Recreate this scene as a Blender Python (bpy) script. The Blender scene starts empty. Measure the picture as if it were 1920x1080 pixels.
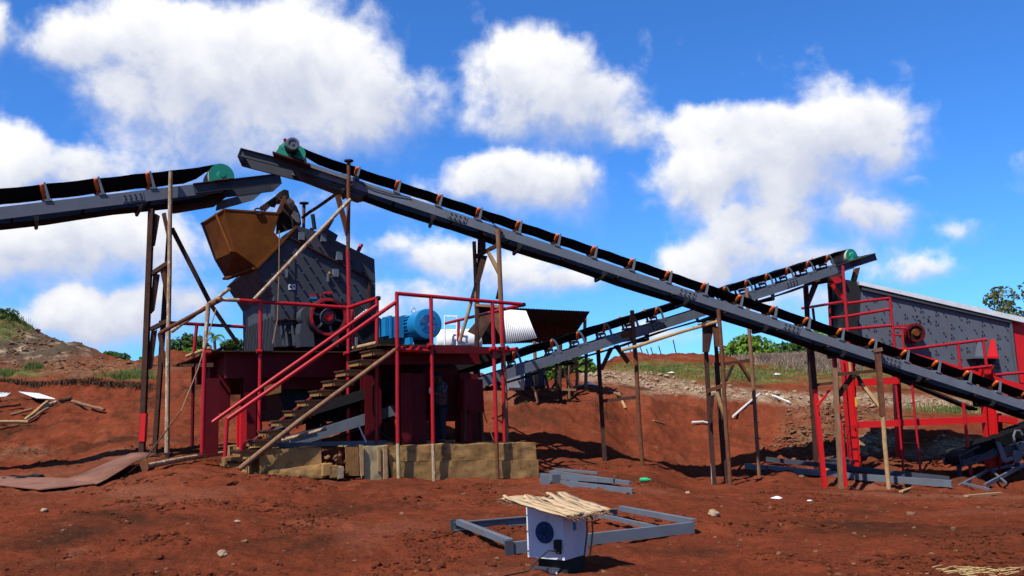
import bpy, bmesh, math, random
import numpy as np
from mathutils import Vector, Matrix, noise as mnoise

random.seed(7); rng = np.random.default_rng(7)
S = bpy.context.scene
COL = S.collection
R = math.radians

# ------------------------------------------------------------------ camera, sky, sun, exposure
FPX = 1600.0                                   # focal length in pixels of the 1920 wide photograph
CAM = Vector((0, 0, 1.6))
PITCH, ROLL = 8.1, -1.8
CM = Matrix.Rotation(R(90 + PITCH), 3, 'X') @ Matrix.Rotation(R(ROLL), 3, 'Z')
cd = bpy.data.cameras.new('camera'); cam = bpy.data.objects.new('camera', cd); COL.objects.link(cam)
cam.matrix_world = Matrix.Translation(CAM) @ CM.to_4x4()
cd.sensor_width = 36.0; cd.lens = 36.0 * FPX / 1920.0; cd.clip_end = 5000; cd.clip_start = 0.1
S.camera = cam

SUNV = Vector((-0.36, -0.47, 0.81)).normalized()     # towards the sun
sl = bpy.data.lights.new('sun', 'SUN'); sl.energy = 5.0; sl.angle = R(0.53); sl.color = (1.0, 0.955, 0.88)
so = bpy.data.objects.new('sun', sl); COL.objects.link(so)
so.rotation_euler = SUNV.to_track_quat('Z', 'Y').to_euler(); so.location = (-20, -20, 40)
S.view_settings.view_transform = 'Standard'; S.view_settings.look = 'None'
S.view_settings.exposure = 0.80; S.view_settings.gamma = 1.0
S.cycles.use_adaptive_sampling = True; S.cycles.adaptive_threshold = .03; S.cycles.max_bounces = 4; S.cycles.diffuse_bounces = 3; S.cycles.glossy_bounces = 2; S.cycles.transmission_bounces = 2
S.render.resolution_x, S.render.resolution_y = 1024, 576


def ray(px, py):
    return CM @ Vector(((px - 960) / FPX, (540 - py) / FPX, -1.0))


def at(px, py, Y):
    d = ray(px, py); return CAM + d * (Y / d.y)


class Plane:
    """a vertical plane of the place, through P0, running at angle th; offsets o go away from its front"""
    def __init__(s, P0, th):
        s.P0 = P0.copy(); s.u = Vector((math.cos(R(th)), math.sin(R(th)), 0)); s.b = Vector((-s.u.y, s.u.x, 0))
    def __call__(s, px, py, o=0.0):
        d = ray(px, py); q = s.P0 + s.b * o - CAM
        return CAM + d * (q.dot(s.b) / d.dot(s.b))
    def at_z(s, px, z, o=0.0):
        """point of the plane under or over the pixel column px at height z"""
        lo, hi = -3000.0, 4000.0
        for _ in range(60):
            m = (lo + hi) / 2
            if s(px, m, o).z > z: lo = m
            else: hi = m
        return s(px, lo, o)
    def w(s, a, o, z):
        p = s.P0 + s.u * a + s.b * o; p.z = z; return p
    def a(s, P):
        return (P - s.P0).dot(s.u)


# ---- world: Nishita sky with procedural cumulus
W = bpy.data.worlds.new('World'); S.world = W; W.use_nodes = True
wt = W.node_tree; wn = wt.nodes; wl = wt.links
for n_ in list(wn): wn.remove(n_)


def azel(px, py):
    d = ray(px, py).normalized(); return math.atan2(d.x, d.y), math.asin(d.z)


# main cloud masses of the sky: (px, py, half width, half height, weight)
BLOBS = [
    (175, 70, 105, 70, .95), (330, 60, 150, 80, 1.0), (420, 150, 210, 130, 1.15), (560, 130, 170, 130, 1.15), (690, 200, 130, 95, 1.0),
    (330, 200, 130, 80, .8), (430, 265, 210, 60, .75), (620, 250, 180, 60, .8), (250, 140, 100, 70, .7),
    (20, 300, 110, 70, 1.0), (130, 320, 110, 60, .85), (60, 350, 160, 70, .75), (330, 320, 120, 50, .55),
    (90, 470, 190, 80, 1.0), (240, 450, 150, 80, .95), (10, 480, 120, 80, .9), (190, 590, 170, 70, 1.0), (330, 545, 120, 60, .8), (120, 600, 90, 50, .9), (350, 470, 120, 70, .6),
    (1010, 150, 130, 80, 1.05), (1090, 195, 140, 80, .9), (970, 210, 120, 50, .8), (1180, 235, 110, 40, .65),
    (960, 345, 140, 65, 1.0), (1040, 350, 90, 60, .95), (900, 360, 90, 45, .8),
    (1560, 260, 130, 85, 1.1), (1450, 270, 150, 80, 1.1), (1330, 240, 110, 50, .85), (1330, 330, 130, 80, 1.0), (1500, 340, 170, 80, 1.0), (1650, 300, 70, 60, .85), (1700, 335, 70, 22, .6),
    (1440, 420, 160, 70, .9), (1620, 415, 110, 60, .8), (1370, 490, 150, 60, .95), (1480, 500, 170, 50, .8), (1240, 375, 70, 22, .6), (1810, 425, 50, 40, .45), (1720, 520, 100, 40, .7), (1500, 570, 160, 50, .6),
    (830, 490, 130, 50, .75), (960, 520, 120, 60, .8), (1050, 530, 80, 40, .75), (740, 470, 90, 40, .55), (640, 370, 160, 60, .45), (800, 570, 130, 50, .65), (1230, 640, 80, 40, .6), (560, 480, 200, 80, .45),
    (-30, 40, 45, 60, .8), (-200, 420, 200, 100, .9), (2100, 250, 160, 80, .9), (2250, 480, 200, 80, .8), (700, -220, 260, 110, .9), (1500, -260, 240, 110, .9), (200, -300, 200, 100, .8),
]
cg = bpy.data.node_groups.new('cloud_density', 'ShaderNodeTree')
cg.interface.new_socket('AzEl', in_out='INPUT', socket_type='NodeSocketVector')
cg.interface.new_socket('Density', in_out='OUTPUT', socket_type='NodeSocketFloat'); cg.interface.new_socket('Height', in_out='OUTPUT', socket_type='NodeSocketFloat')
gn, gl = cg.nodes, cg.links
gi = gn.new('NodeGroupInput'); go = gn.new('NodeGroupOutput')


def gmath(op, a, b=None, c=None):
    m = gn.new('ShaderNodeMath'); m.operation = op
    for i, x in enumerate((a, b, c)):
        if x is None: continue
        if isinstance(x, (int, float)): m.inputs[i].default_value = x
        else: gl.new(x, m.inputs[i])
    return m.outputs[0]


def gnoise(vec, scale, detail, rough, dist=0.0):
    m = gn.new('ShaderNodeTexNoise'); gl.new(vec, m.inputs['Vector'])
    m.inputs['Scale'].default_value = scale; m.inputs['Detail'].default_value = detail
    m.inputs['Roughness'].default_value = rough; m.inputs['Distortion'].default_value = dist
    return m


wob = gnoise(gi.outputs[0], 9.0, 5.0, 0.6)
wsub = gn.new('ShaderNodeVectorMath'); wsub.operation = 'SUBTRACT'; gl.new(wob.outputs['Color'], wsub.inputs[0]); wsub.inputs[1].default_value = (.5, .5, .5)
wsc = gn.new('ShaderNodeVectorMath'); wsc.operation = 'MULTIPLY_ADD'; gl.new(wsub.outputs[0], wsc.inputs[0]); wsc.inputs[1].default_value = (.085, .085, 0); gl.new(gi.outputs[0], wsc.inputs[2])
tot = None; hsum = None; wsum = None
for (bx_, by_, hw, hh, wgt) in BLOBS:
    a0, e0 = azel(bx_, by_); a1, _ = azel(bx_ + hw, by_); _, e1 = azel(bx_, by_ - hh)
    sx, sy = 1 / abs(a1 - a0), 1 / abs(e1 - e0)
    m = gn.new('ShaderNodeVectorMath'); m.operation = 'MULTIPLY_ADD'; gl.new(wsc.outputs[0], m.inputs[0])
    m.inputs[1].default_value = (sx, sy, 0); m.inputs[2].default_value = (-a0 * sx, -e0 * sy, 0)
    d = gn.new('ShaderNodeVectorMath'); d.operation = 'DOT_PRODUCT'; gl.new(m.outputs[0], d.inputs[0]); gl.new(m.outputs[0], d.inputs[1])
    e = gmath('EXPONENT', gmath('MULTIPLY', d.outputs['Value'], -0.85))
    e = gmath('MULTIPLY', e, wgt)
    # height inside the mass along the sun's side: tops and sunward flanks are bright, undersides grey
    lt = gn.new('ShaderNodeVectorMath'); lt.operation = 'DOT_PRODUCT'; gl.new(m.outputs[0], lt.inputs[0]); lt.inputs[1].default_value = (-.25, .95, 0)
    e2 = gmath('MULTIPLY', e, e)
    hsum = gmath('MULTIPLY_ADD', e2, lt.outputs['Value'], hsum if hsum is not None else 0.0)
    wsum = gmath('ADD', e2, wsum if wsum is not None else 1e-4)
    tot = e if tot is None else gmath('SMOOTH_MAX', tot, e, .18)
# far from the masses in view the sky carries on with scattered cumulus of the same kind
off = gnoise(gi.outputs[0], 3.1, 3.0, .5); offb = gmath('MULTIPLY', gmath('SUBTRACT', off.outputs['Fac'], .53), 4.0)
sep = gn.new('ShaderNodeSeparateXYZ'); gl.new(gi.outputs[0], sep.inputs[0])
aw = gmath('SMOOTH_MIN', gmath('MULTIPLY', gmath('MAXIMUM', gmath('SUBTRACT', gmath('ABSOLUTE', sep.outputs[0]), .66), gmath('SUBTRACT', sep.outputs[1], .62)), 5.0), 1.0, .1)
aw = gmath('MAXIMUM', aw, 0.0)
tot = gmath('MULTIPLY_ADD', gmath('MAXIMUM', offb, 0.0), aw, tot)
tot = gmath('MINIMUM', tot, 1.5)
nz = gnoise(gi.outputs[0], 15.0, 7.0, 0.58, .2)
nz2 = gnoise(gi.outputs[0], 5.0, 2.0, 0.55)
det = gmath('MULTIPLY_ADD', gmath('SUBTRACT', nz.outputs['Fac'], .5), .85, gmath('MULTIPLY', gmath('SUBTRACT', nz2.outputs['Fac'], .5), .4))
gl.new(gmath('ADD', tot, det), go.inputs[0])
gl.new(gmath('ADD', gmath('DIVIDE', hsum, wsum), gmath('MULTIPLY', gmath('SUBTRACT', nz.outputs['Fac'], .5), 1.6)), go.inputs[1])


def wmath(op, a, b=None, c=None):
    m = wn.new('ShaderNodeMath'); m.operation = op
    for i, x in enumerate((a, b, c)):
        if x is None: continue
        if isinstance(x, (int, float)): m.inputs[i].default_value = x
        else: wl.new(x, m.inputs[i])
    return m.outputs[0]


tc = wn.new('ShaderNodeTexCoord'); nrm = wn.new('ShaderNodeVectorMath'); nrm.operation = 'NORMALIZE'; wl.new(tc.outputs['Generated'], nrm.inputs[0])
sx_ = wn.new('ShaderNodeSeparateXYZ'); wl.new(nrm.outputs[0], sx_.inputs[0])
az = wmath('ARCTAN2', sx_.outputs[0], sx_.outputs[1]); el = wmath('ARCSINE', sx_.outputs[2])
cv = wn.new('ShaderNodeCombineXYZ'); wl.new(az, cv.inputs[0]); wl.new(el, cv.inputs[1])


def cgroup(vec):
    g = wn.new('ShaderNodeGroup'); g.node_tree = cg; wl.new(vec, g.inputs[0]); return g.outputs


def wramp(x, a, b, lo=0.0, hi=1.0, smooth=True):
    m = wn.new('ShaderNodeMapRange'); m.interpolation_type = 'SMOOTHSTEP' if smooth else 'LINEAR'; m.clamp = True
    wl.new(x, m.inputs['Value']); m.inputs['From Min'].default_value = a; m.inputs['From Max'].default_value = b
    m.inputs['To Min'].default_value = lo; m.inputs['To Max'].default_value = hi
    return m.outputs['Result']


cgo = cgroup(cv.outputs[0]); dens = cgo[0]
wid = wramp(cgo[1], -.7, .4, .85, .40)
aw_ = wmath('DIVIDE', wmath('SUBTRACT', dens, .22), wid)
alpha = wramp(aw_, 0.0, 1.0)
alpha = wmath('MULTIPLY', alpha, wramp(el, -.02, .04))
# thin edges and tops are bright, the undersides of thick masses grey
shade = wramp(cgo[1], -.62, .80, 0.0, 1.0)
ccol = wn.new('ShaderNodeMix'); ccol.data_type = 'RGBA'; wl.new(shade, ccol.inputs['Factor'])
ccol.inputs['A'].default_value = (.54, .59, .74, 1); ccol.inputs['B'].default_value = (1.0, 1.0, 1.01, 1)
sky = wn.new('ShaderNodeTexSky'); sky.sky_type = 'NISHITA'; sky.sun_disc = False
sky.sun_elevation = math.asin(SUNV.z); sky.sun_rotation = math.atan2(SUNV.x, SUNV.y) % (2 * math.pi)
sky.altitude = 600; sky.air_density = 1.0; sky.dust_density = 0.3; sky.ozone_density = 2.2
SKY_K = 0.066
tint = wn.new('ShaderNodeMix'); tint.data_type = 'RGBA'; tint.blend_type = 'MULTIPLY'; tint.inputs['Factor'].default_value = 1.0
wl.new(sky.outputs[0], tint.inputs['A']); tint.inputs['B'].default_value = (.42, .98, 1.72, 1)
csc = wn.new('ShaderNodeVectorMath'); csc.operation = 'SCALE'; wl.new(ccol.outputs['Result'], csc.inputs[0]); csc.inputs['Scale'].default_value = .605 / SKY_K
mx = wn.new('ShaderNodeMix'); mx.data_type = 'RGBA'; wl.new(alpha, mx.inputs['Factor']); wl.new(tint.outputs['Result'], mx.inputs['A']); wl.new(csc.outputs[0], mx.inputs['B'])
bg = wn.new('ShaderNodeBackground'); wl.new(mx.outputs['Result'], bg.inputs['Color']); bg.inputs['Strength'].default_value = SKY_K
wo = wn.new('ShaderNodeOutputWorld'); wl.new(bg.outputs[0], wo.inputs['Surface'])
W.cycles.sampling_method = 'MANUAL'; W.cycles.sample_map_resolution = 512

# ------------------------------------------------------------------ materials
MATS = {}
ALB = .72                                       # common scale of the paint and soil reflectances below


def material(name, c1, c2=None, rough=.6, metal=0.0, scale=6.0, bump=.15, bscale=None, spec=.4, c3=None, c3_lo=.6, c3_hi=.72, stretch=None, detail=6.0):
    if name in MATS: return MATS[name]
    c1 = tuple(x * ALB for x in c1); c2 = tuple(x * ALB for x in c2) if c2 else None; c3 = tuple(x * ALB for x in c3) if c3 else None
    m = bpy.data.materials.new(name); m.use_nodes = True; nt = m.node_tree; N, L = nt.nodes, nt.links
    b = N['Principled BSDF']; b.inputs['Roughness'].default_value = rough; b.inputs['Metallic'].default_value = metal
    b.inputs['Specular IOR Level'].default_value = .04 if rough >= .8 else (.12 if rough >= .55 else spec * .6)
    g = N.new('ShaderNodeNewGeometry'); vec = g.outputs['Position']
    if stretch:
        mp = N.new('ShaderNodeMapping'); mp.inputs['Scale'].default_value = stretch; L.new(vec, mp.inputs['Vector']); vec = mp.outputs[0]
    t = N.new('ShaderNodeTexNoise'); L.new(vec, t.inputs['Vector']); t.inputs['Scale'].default_value = scale; t.inputs['Detail'].default_value = detail; t.inputs['Roughness'].default_value = .65
    c2 = c2 or tuple(x * .7 for x in c1)
    r = N.new('ShaderNodeValToRGB'); L.new(t.outputs['Fac'], r.inputs[0])
    r.color_ramp.elements[0].position = .32; r.color_ramp.elements[0].color = (*c2, 1)
    r.color_ramp.elements[1].position = .68; r.color_ramp.elements[1].color = (*c1, 1)
    col = r.outputs[0]
    if c3:
        t3 = N.new('ShaderNodeTexNoise'); L.new(vec, t3.inputs['Vector']); t3.inputs['Scale'].default_value = scale * 1.7; t3.inputs['Detail'].default_value = 8; t3.inputs['Roughness'].default_value = .7
        mr = N.new('ShaderNodeMapRange'); L.new(t3.outputs['Fac'], mr.inputs[0]); mr.inputs[1].default_value = c3_lo; mr.inputs[2].default_value = c3_hi
        mx_ = N.new('ShaderNodeMix'); mx_.data_type = 'RGBA'; L.new(mr.outputs[0], mx_.inputs['Factor']); L.new(col, mx_.inputs['A']); mx_.inputs['B'].default_value = (*c3, 1)
        col = mx_.outputs['Result']
    L.new(col, b.inputs['Base Color'])
    mr = N.new('ShaderNodeMapRange'); L.new(t.outputs['Fac'], mr.inputs[0]); mr.inputs[1].default_value = .3; mr.inputs[2].default_value = .7
    mr.inputs[3].default_value = min(1, rough + .12); mr.inputs[4].default_value = max(.05, rough - .1); L.new(mr.outputs[0], b.inputs['Roughness'])
    if bump:
        tb = N.new('ShaderNodeTexNoise'); L.new(vec, tb.inputs['Vector']); tb.inputs['Scale'].default_value = bscale or scale * 5; tb.inputs['Detail'].default_value = 5
        bp = N.new('ShaderNodeBump'); bp.inputs['Strength'].default_value = bump; bp.inputs['Distance'].default_value = .02
        L.new(tb.outputs['Fac'], bp.inputs['Height']); L.new(bp.outputs[0], b.inputs['Normal'])
    MATS[name] = m; return m


GREY = material('grey_paint', (.125, .145, .175), (.095, .11, .135), rough=.5, scale=3, bump=.05, c3=(.15, .085, .058), c3_lo=.54, c3_hi=.82)
DGREY = material('dark_grey_paint', (.054, .060, .075), (.040, .044, .056), rough=.6, spec=.2, scale=3, bump=.06, c3=(.10, .06, .045), c3_lo=.58, c3_hi=.84)
SCRG = material('screen_grey_paint', (.094, .105, .130), (.074, .082, .104), rough=.5, scale=2, bump=.05, c3=(.13, .095, .075), c3_lo=.56, c3_hi=.84)
BLACK = material('belt_rubber', (.009, .009, .010), (.005, .005, .006), rough=.9, spec=.12, scale=5, bump=.1, c3=(.06, .045, .035), c3_lo=.66, c3_hi=.85)
IRON = material('black_iron', (.022, .021, .022), (.014, .013, .014), rough=.6, scale=6, bump=.15)
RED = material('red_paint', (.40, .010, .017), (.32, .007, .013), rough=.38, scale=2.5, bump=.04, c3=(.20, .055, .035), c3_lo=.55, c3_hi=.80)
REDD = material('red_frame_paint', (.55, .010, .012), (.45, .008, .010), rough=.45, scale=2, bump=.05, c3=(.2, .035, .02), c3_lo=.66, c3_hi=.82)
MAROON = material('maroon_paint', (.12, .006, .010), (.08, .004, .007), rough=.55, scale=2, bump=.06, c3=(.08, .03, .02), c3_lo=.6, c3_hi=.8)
RUST = material('rusty_steel', (.17, .070, .038), (.10, .040, .024), rough=.85, scale=7, bump=.25, c3=(.05, .028, .022), c3_lo=.55, c3_hi=.75)
RUSTD = material('dark_rusty_steel', (.075, .036, .026), (.040, .022, .018), rough=.85, scale=6, bump=.25)
ORUST = material('orange_rust', (.165, .055, .012), (.095, .030, .008), rough=.85, scale=2.2, bump=.12, bscale=30, c3=(.11, .036, .012), c3_lo=.52, c3_hi=.75)
ORANGE = material('orange_roller', (.72, .15, .028), (.60, .10, .02), rough=.5, scale=8, bump=.05, c3=(.25, .08, .03), c3_lo=.62, c3_hi=.8)
GREEN = material('green_paint', (.018, .24, .165), (.014, .19, .125), rough=.35, scale=4, bump=.03, c3=(.25, .10, .05), c3_lo=.68, c3_hi=.80)
CREAM = material('cream_lagging', (.62, .56, .42), (.45, .38, .27), rough=.7, scale=8, bump=.1)
BLUE = material('blue_motor_paint', (.012, .205, .46), (.010, .165, .38), rough=.35, scale=3, bump=.04, c3=(.03, .12, .22), c3_lo=.68, c3_hi=.82)
BARK = material('pale_bark', (.46, .34, .22), (.22, .125, .07), rough=.85, scale=9, bump=.3, c3=(.72, .68, .60), c3_lo=.56, c3_hi=.66, stretch=(1, 1, .35))
TIMBER = material('brown_timber', (.26, .145, .085), (.15, .075, .045), rough=.85, scale=8, bump=.25, stretch=(1, 1, .3))
PTIMBER = material('pale_timber', (.44, .28, .14), (.30, .18, .085), rough=.8, scale=8, bump=.2)
STEP = material('step_timber', (.30, .15, .055), (.19, .09, .033), rough=.85, scale=9, bump=.2, c3=(.10, .05, .03), c3_lo=.6, c3_hi=.75)
CONC = material('stained_concrete', (.42, .24, .088), (.24, .13, .05), rough=.92, scale=2.2, bump=.35, bscale=22, c3=(.10, .06, .03), c3_lo=.52, c3_hi=.72)
CONCP = material('pale_concrete', (.46, .37, .21), (.30, .23, .12), rough=.92, scale=5, bump=.3, bscale=25)
WHITE = material('white_paint', (.80, .80, .80), (.68, .68, .70), rough=.5, scale=4, bump=.03, c3=(.5, .4, .34), c3_lo=.70, c3_hi=.85)
GALV = material('galvanised_sheet', (.62, .64, .65), (.50, .52, .53), rough=.45, scale=3, bump=.06, metal=.0, c3=(.42, .38, .34), c3_lo=.65, c3_hi=.8)
RROOF = material('rusty_roof_sheet', (.06, .034, .027), (.04, .022, .018), rough=.8, scale=3, bump=.15)
SKIN = material('brown_skin', (.10, .045, .028), (.08, .036, .022), rough=.55, scale=10, bump=.02)
CAMO = material('camouflage_shirt', (.075, .082, .085), (.020, .024, .03), rough=.9, scale=11, bump=.1, c3=(.15, .16, .165), c3_lo=.54, c3_hi=.58, detail=1.5)
NAVY = material('dark_trousers', (.022, .026, .04), (.015, .018, .028), rough=.9, scale=12, bump=.15)
YELLOW = material('yellow_paint', (.80, .42, .03), (.7, .34, .02), rough=.5, scale=5, bump=.02)
PLORANGE = material('orange_plastic', (.85, .22, .05), (.75, .17, .04), rough=.4, scale=5, bump=.02)
BOTTLE = material('green_bottle_plastic', (.03, .45, .16), (.02, .32, .12), rough=.2, scale=9, bump=.02)
PVC = material('white_pvc', (.72, .70, .66), (.55, .50, .45), rough=.5, scale=6, bump=.03)
SUNSPOT = material('cream_sunlight', (.72, .62, .40), (.52, .42, .24), rough=.9, scale=9, bump=.3)  # cream colour standing for sunlight on the hood plate
HOODM = material('brown_hood_steel', (.060, .038, .028), (.034, .022, .018), rough=.8, scale=5, bump=.2)
BARKSHEET = material('split_bark', (.56, .41, .25), (.34, .22, .12), rough=.85, scale=5, bump=.35, c3=(.22, .13, .07), c3_lo=.60, c3_hi=.70, stretch=(.6, 3.5, 3))
CABW = material('cabinet_white', (.62, .62, .65), (.54, .54, .57), rough=.4, scale=3, bump=.01, c3=(.34, .20, .15), c3_lo=.60, c3_hi=.82)
FANB = material('blue_fan_grille', (.015, .08, .26), (.01, .04, .14), rough=.5, scale=8, bump=.05)
CONCG = material('grey_cabinet', (.42, .43, .42), (.34, .35, .35), rough=.6, scale=3, bump=.05)
ROPE = material('old_rope', (.28, .19, .12), (.18, .11, .07), rough=.9, scale=20, bump=.3)
PLATE = material('rusty_floor_plate', (.24, .105, .065), (.15, .065, .04), rough=.7, scale=2.0, bump=.1, c3=(.30, .19, .14), c3_lo=.58, c3_hi=.75)
STONEM = material('soil_stone', (.21, .105, .058), (.12, .055, .03), rough=.95, scale=7, bump=.4)
PSTONE = material('pale_stone', (.40, .30, .20), (.24, .16, .10), rough=.95, scale=6, bump=.4)
CLODM = material('red_clod', (.125, .032, .014), (.06, .017, .008), rough=.98, scale=7, bump=.5)
TRUNK = material('tree_bark', (.14, .10, .075), (.08, .055, .04), rough=.95, scale=6, bump=.4)


def leafmat(name, a, b, tr=.35):
    m = material(name, a, b, rough=.6, scale=.9, bump=0, spec=.2)
    nt = m.node_tree; bs = nt.nodes['Principled BSDF']
    if not any(n.type == 'BSDF_TRANSLUCENT' for n in nt.nodes):
        t = nt.nodes.new('ShaderNodeBsdfTranslucent'); src = bs.inputs['Base Color'].links[0].from_socket
        nt.links.new(src, t.inputs['Color']); mxs = nt.nodes.new('ShaderNodeMixShader'); mxs.inputs[0].default_value = tr
        nt.links.new(bs.outputs[0], mxs.inputs[1]); nt.links.new(t.outputs[0], mxs.inputs[2])
        nt.links.new(mxs.outputs[0], nt.nodes['Material Output'].inputs[0])
    return m


LEAF1 = leafmat('bright_leaf', (.19, .31, .040), (.08, .17, .02))
LEAF2 = leafmat('dark_leaf', (.085, .16, .032), (.035, .08, .016))
LEAF3 = leafmat('olive_leaf', (.16, .18, .055), (.07, .09, .028))
GRASS = leafmat('green_grass', (.17, .21, .055), (.09, .12, .03))
DRYG = leafmat('dry_grass', (.40, .30, .22), (.30, .22, .16))

ROOTS = material('dark_roots', (.095, .055, .032), (.045, .026, .016), rough=.95, scale=6, bump=.2)
STRAW = material('dry_straw', (.50, .34, .16), (.30, .18, .08), rough=.9, scale=9, bump=.1)

# ------------------------------------------------------------------ mesh helpers
Z = Vector((0, 0, 1))
WL = {}                                         # world origin of each linked object


def V(*a): return Vector(a)


class MB:
    def __init__(s): s.v = []; s.f = []
    def add(s, vs, fs):
        k = len(s.v); s.v += [tuple(v) for v in vs]; s.f += [tuple(i + k for i in f) for f in fs]; return s
    def hexa(s, q):
        return s.add(q, [(0, 3, 2, 1), (4, 5, 6, 7), (0, 1, 5, 4), (1, 2, 6, 5), (2, 3, 7, 6), (3, 0, 4, 7)])
    def box(s, c, hx, hy, hz, X=V(1, 0, 0), Y=V(0, 1, 0), Zv=V(0, 0, 1)):
        c = Vector(c); q = []
        for k in (-1, 1):
            for (i, j) in ((-1, -1), (1, -1), (1, 1), (-1, 1)): q.append(c + X * (hx * i) + Y * (hy * j) + Zv * (hz * k))
        return s.hexa(q)
    def beam(s, p0, p1, w, h, up=Z):
        p0, p1 = Vector(p0), Vector(p1); d = (p1 - p0); L = d.length; d = d / L
        sd = d.cross(up)
        if sd.length < 1e-3: sd = d.cross(V(1, 0, 0))
        sd.normalize(); n = sd.cross(d)
        return s.box((p0 + p1) / 2, L / 2, w / 2, h / 2, d, sd, n)
    def tube(s, p0, p1, r, r1=None, n=10):
        return s.path([p0, p1], [r, r if r1 is None else r1], n)
    def path(s, pts, rad, n=8):
        pts = [Vector(p) for p in pts]; m = len(pts)
        if not isinstance(rad, (list, tuple)): rad = [rad] * m
        vs = []; ref = None
        for i, p in enumerate(pts):
            d = (pts[min(i + 1, m - 1)] - pts[max(i - 1, 0)]).normalized()
            if ref is None:
                ref = d.cross(Z)
                if ref.length < .05: ref = d.cross(V(1, 0, 0))
            a = (ref - d * ref.dot(d)).normalized(); ref = a; b = d.cross(a)
            for k in range(n):
                t = 2 * math.pi * k / n; vs.append(p + (a * math.cos(t) + b * math.sin(t)) * rad[i])
        fs = []
        for i in range(m - 1):
            for k in range(n): fs.append((i * n + k, i * n + (k + 1) % n, (i + 1) * n + (k + 1) % n, (i + 1) * n + k))
        fs.append(tuple(range(n - 1, -1, -1))); fs.append(tuple((m - 1) * n + k for k in range(n)))
        return s.add(vs, fs)
    def prism(s, pts, vec):
        pts = [Vector(p) for p in pts]; n = len(pts); vec = Vector(vec)
        fs = [tuple(range(n)), tuple(range(2 * n - 1, n - 1, -1))]
        for i in range(n): j = (i + 1) % n; fs.append((i, i + n, j + n, j))
        return s.add(pts + [p + vec for p in pts], fs)
    def lathe(s, c, ax, prof, n=24, caps=True):
        """prof: (distance along the axis, radius)"""
        c = Vector(c); ax = Vector(ax).normalized(); a = ax.cross(Z)
        if a.length < .05: a = ax.cross(V(1, 0, 0))
        a.normalize(); b = ax.cross(a); vs = []; m = len(prof)
        for (z, r) in prof:
            for k in range(n):
                t = 2 * math.pi * k / n; vs.append(c + ax * z + (a * math.cos(t) + b * math.sin(t)) * max(r, 1e-4))
        fs = []
        for i in range(m - 1):
            for k in range(n): fs.append((i * n + k, i * n + (k + 1) % n, (i + 1) * n + (k + 1) % n, (i + 1) * n + k))
        if prof[0] == prof[-1]: caps = False
        if caps and prof[0][1] > 1e-3: fs.append(tuple(range(n - 1, -1, -1)))
        if caps and prof[-1][1] > 1e-3: fs.append(tuple((m - 1) * n + k for k in range(n)))
        return s.add(vs, fs)
    def channel(s, p0, p1, h, fl, side, up, t=.012):
        """C section: web between p0 and p1 (its middle), flanges towards side"""
        p0, p1 = Vector(p0), Vector(p1); sd = Vector(side); up = Vector(up)
        pr = [(0, -h / 2), (fl, -h / 2), (fl, -h / 2 + t), (t, -h / 2 + t), (t, h / 2 - t), (fl, h / 2 - t), (fl, h / 2), (0, h / 2)]
        a = [p0 + sd * x + up * y for x, y in pr]; b = [p1 + sd * x + up * y for x, y in pr]; n = 8
        fs = []
        for i in range(n): j = (i + 1) % n; fs.append((i, j, j + n, i + n))
        for q in ((0, 1, 2, 3), (0, 3, 4, 7), (4, 5, 6, 7)):
            fs.append(tuple(reversed(q))); fs.append(tuple(i + n for i in q))
        return s.add(a + b, fs)
    def loft(s, rings, close=False):
        n = len(rings[0]); vs = [p for r in rings for p in r]; fs = []
        for i in range(len(rings) - 1):
            for k in range(n if close else n - 1): fs.append((i * n + k, i * n + (k + 1) % n, (i + 1) * n + (k + 1) % n, (i + 1) * n + k))
        return s.add(vs, fs)
    def mesh(s, name, mat, origin=None, smooth=True):
        me = bpy.data.meshes.new(name); c = origin
        if c is None:
            A = np.array(s.v); c = Vector((A.min(0) + A.max(0)) / 2)
        me.from_pydata([(x - c.x, y - c.y, z - c.z) for x, y, z in s.v], [], s.f)
        me.validate(); bm = bmesh.new(); bm.from_mesh(me); bmesh.ops.recalc_face_normals(bm, faces=bm.faces); bm.to_mesh(me); bm.free()
        if smooth:
            me.shade_smooth(); me.set_sharp_from_angle(angle=R(32))
        me.materials.append(mat); return me, c
    def build(s, name, mat, parent=None, smooth=True, solid=0):
        me, c = s.mesh(name, mat, None, smooth); o = place(name, me, c, parent)
        if solid:
            md = o.modifiers.new('thickness', 'SOLIDIFY'); md.thickness = solid; md.offset = 0
        return o


def place(name, me, wloc, parent=None):
    o = bpy.data.objects.new(name, me); COL.objects.link(o)
    wloc = Vector(wloc); o.location = wloc - WL[parent.name] if parent else wloc
    o.parent = parent; WL[o.name] = wloc; return o


def thing(name, label, cat, loc, group=None):
    o = bpy.data.objects.new(name, None); COL.objects.link(o); o.empty_display_size = .2
    o.location = loc; WL[o.name] = Vector(loc); tag(o, label, cat, group); return o


def tag(o, label, cat, group=None):
    o['label'] = label; o['category'] = cat
    if group: o['group'] = group
    return o


def kind(o, k): o['kind'] = k; return o


def fnoise(x, y, z=0.0, o=4):
    return mnoise.fractal(Vector((x, y, z)), 1.0, 2.1, o)

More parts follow.
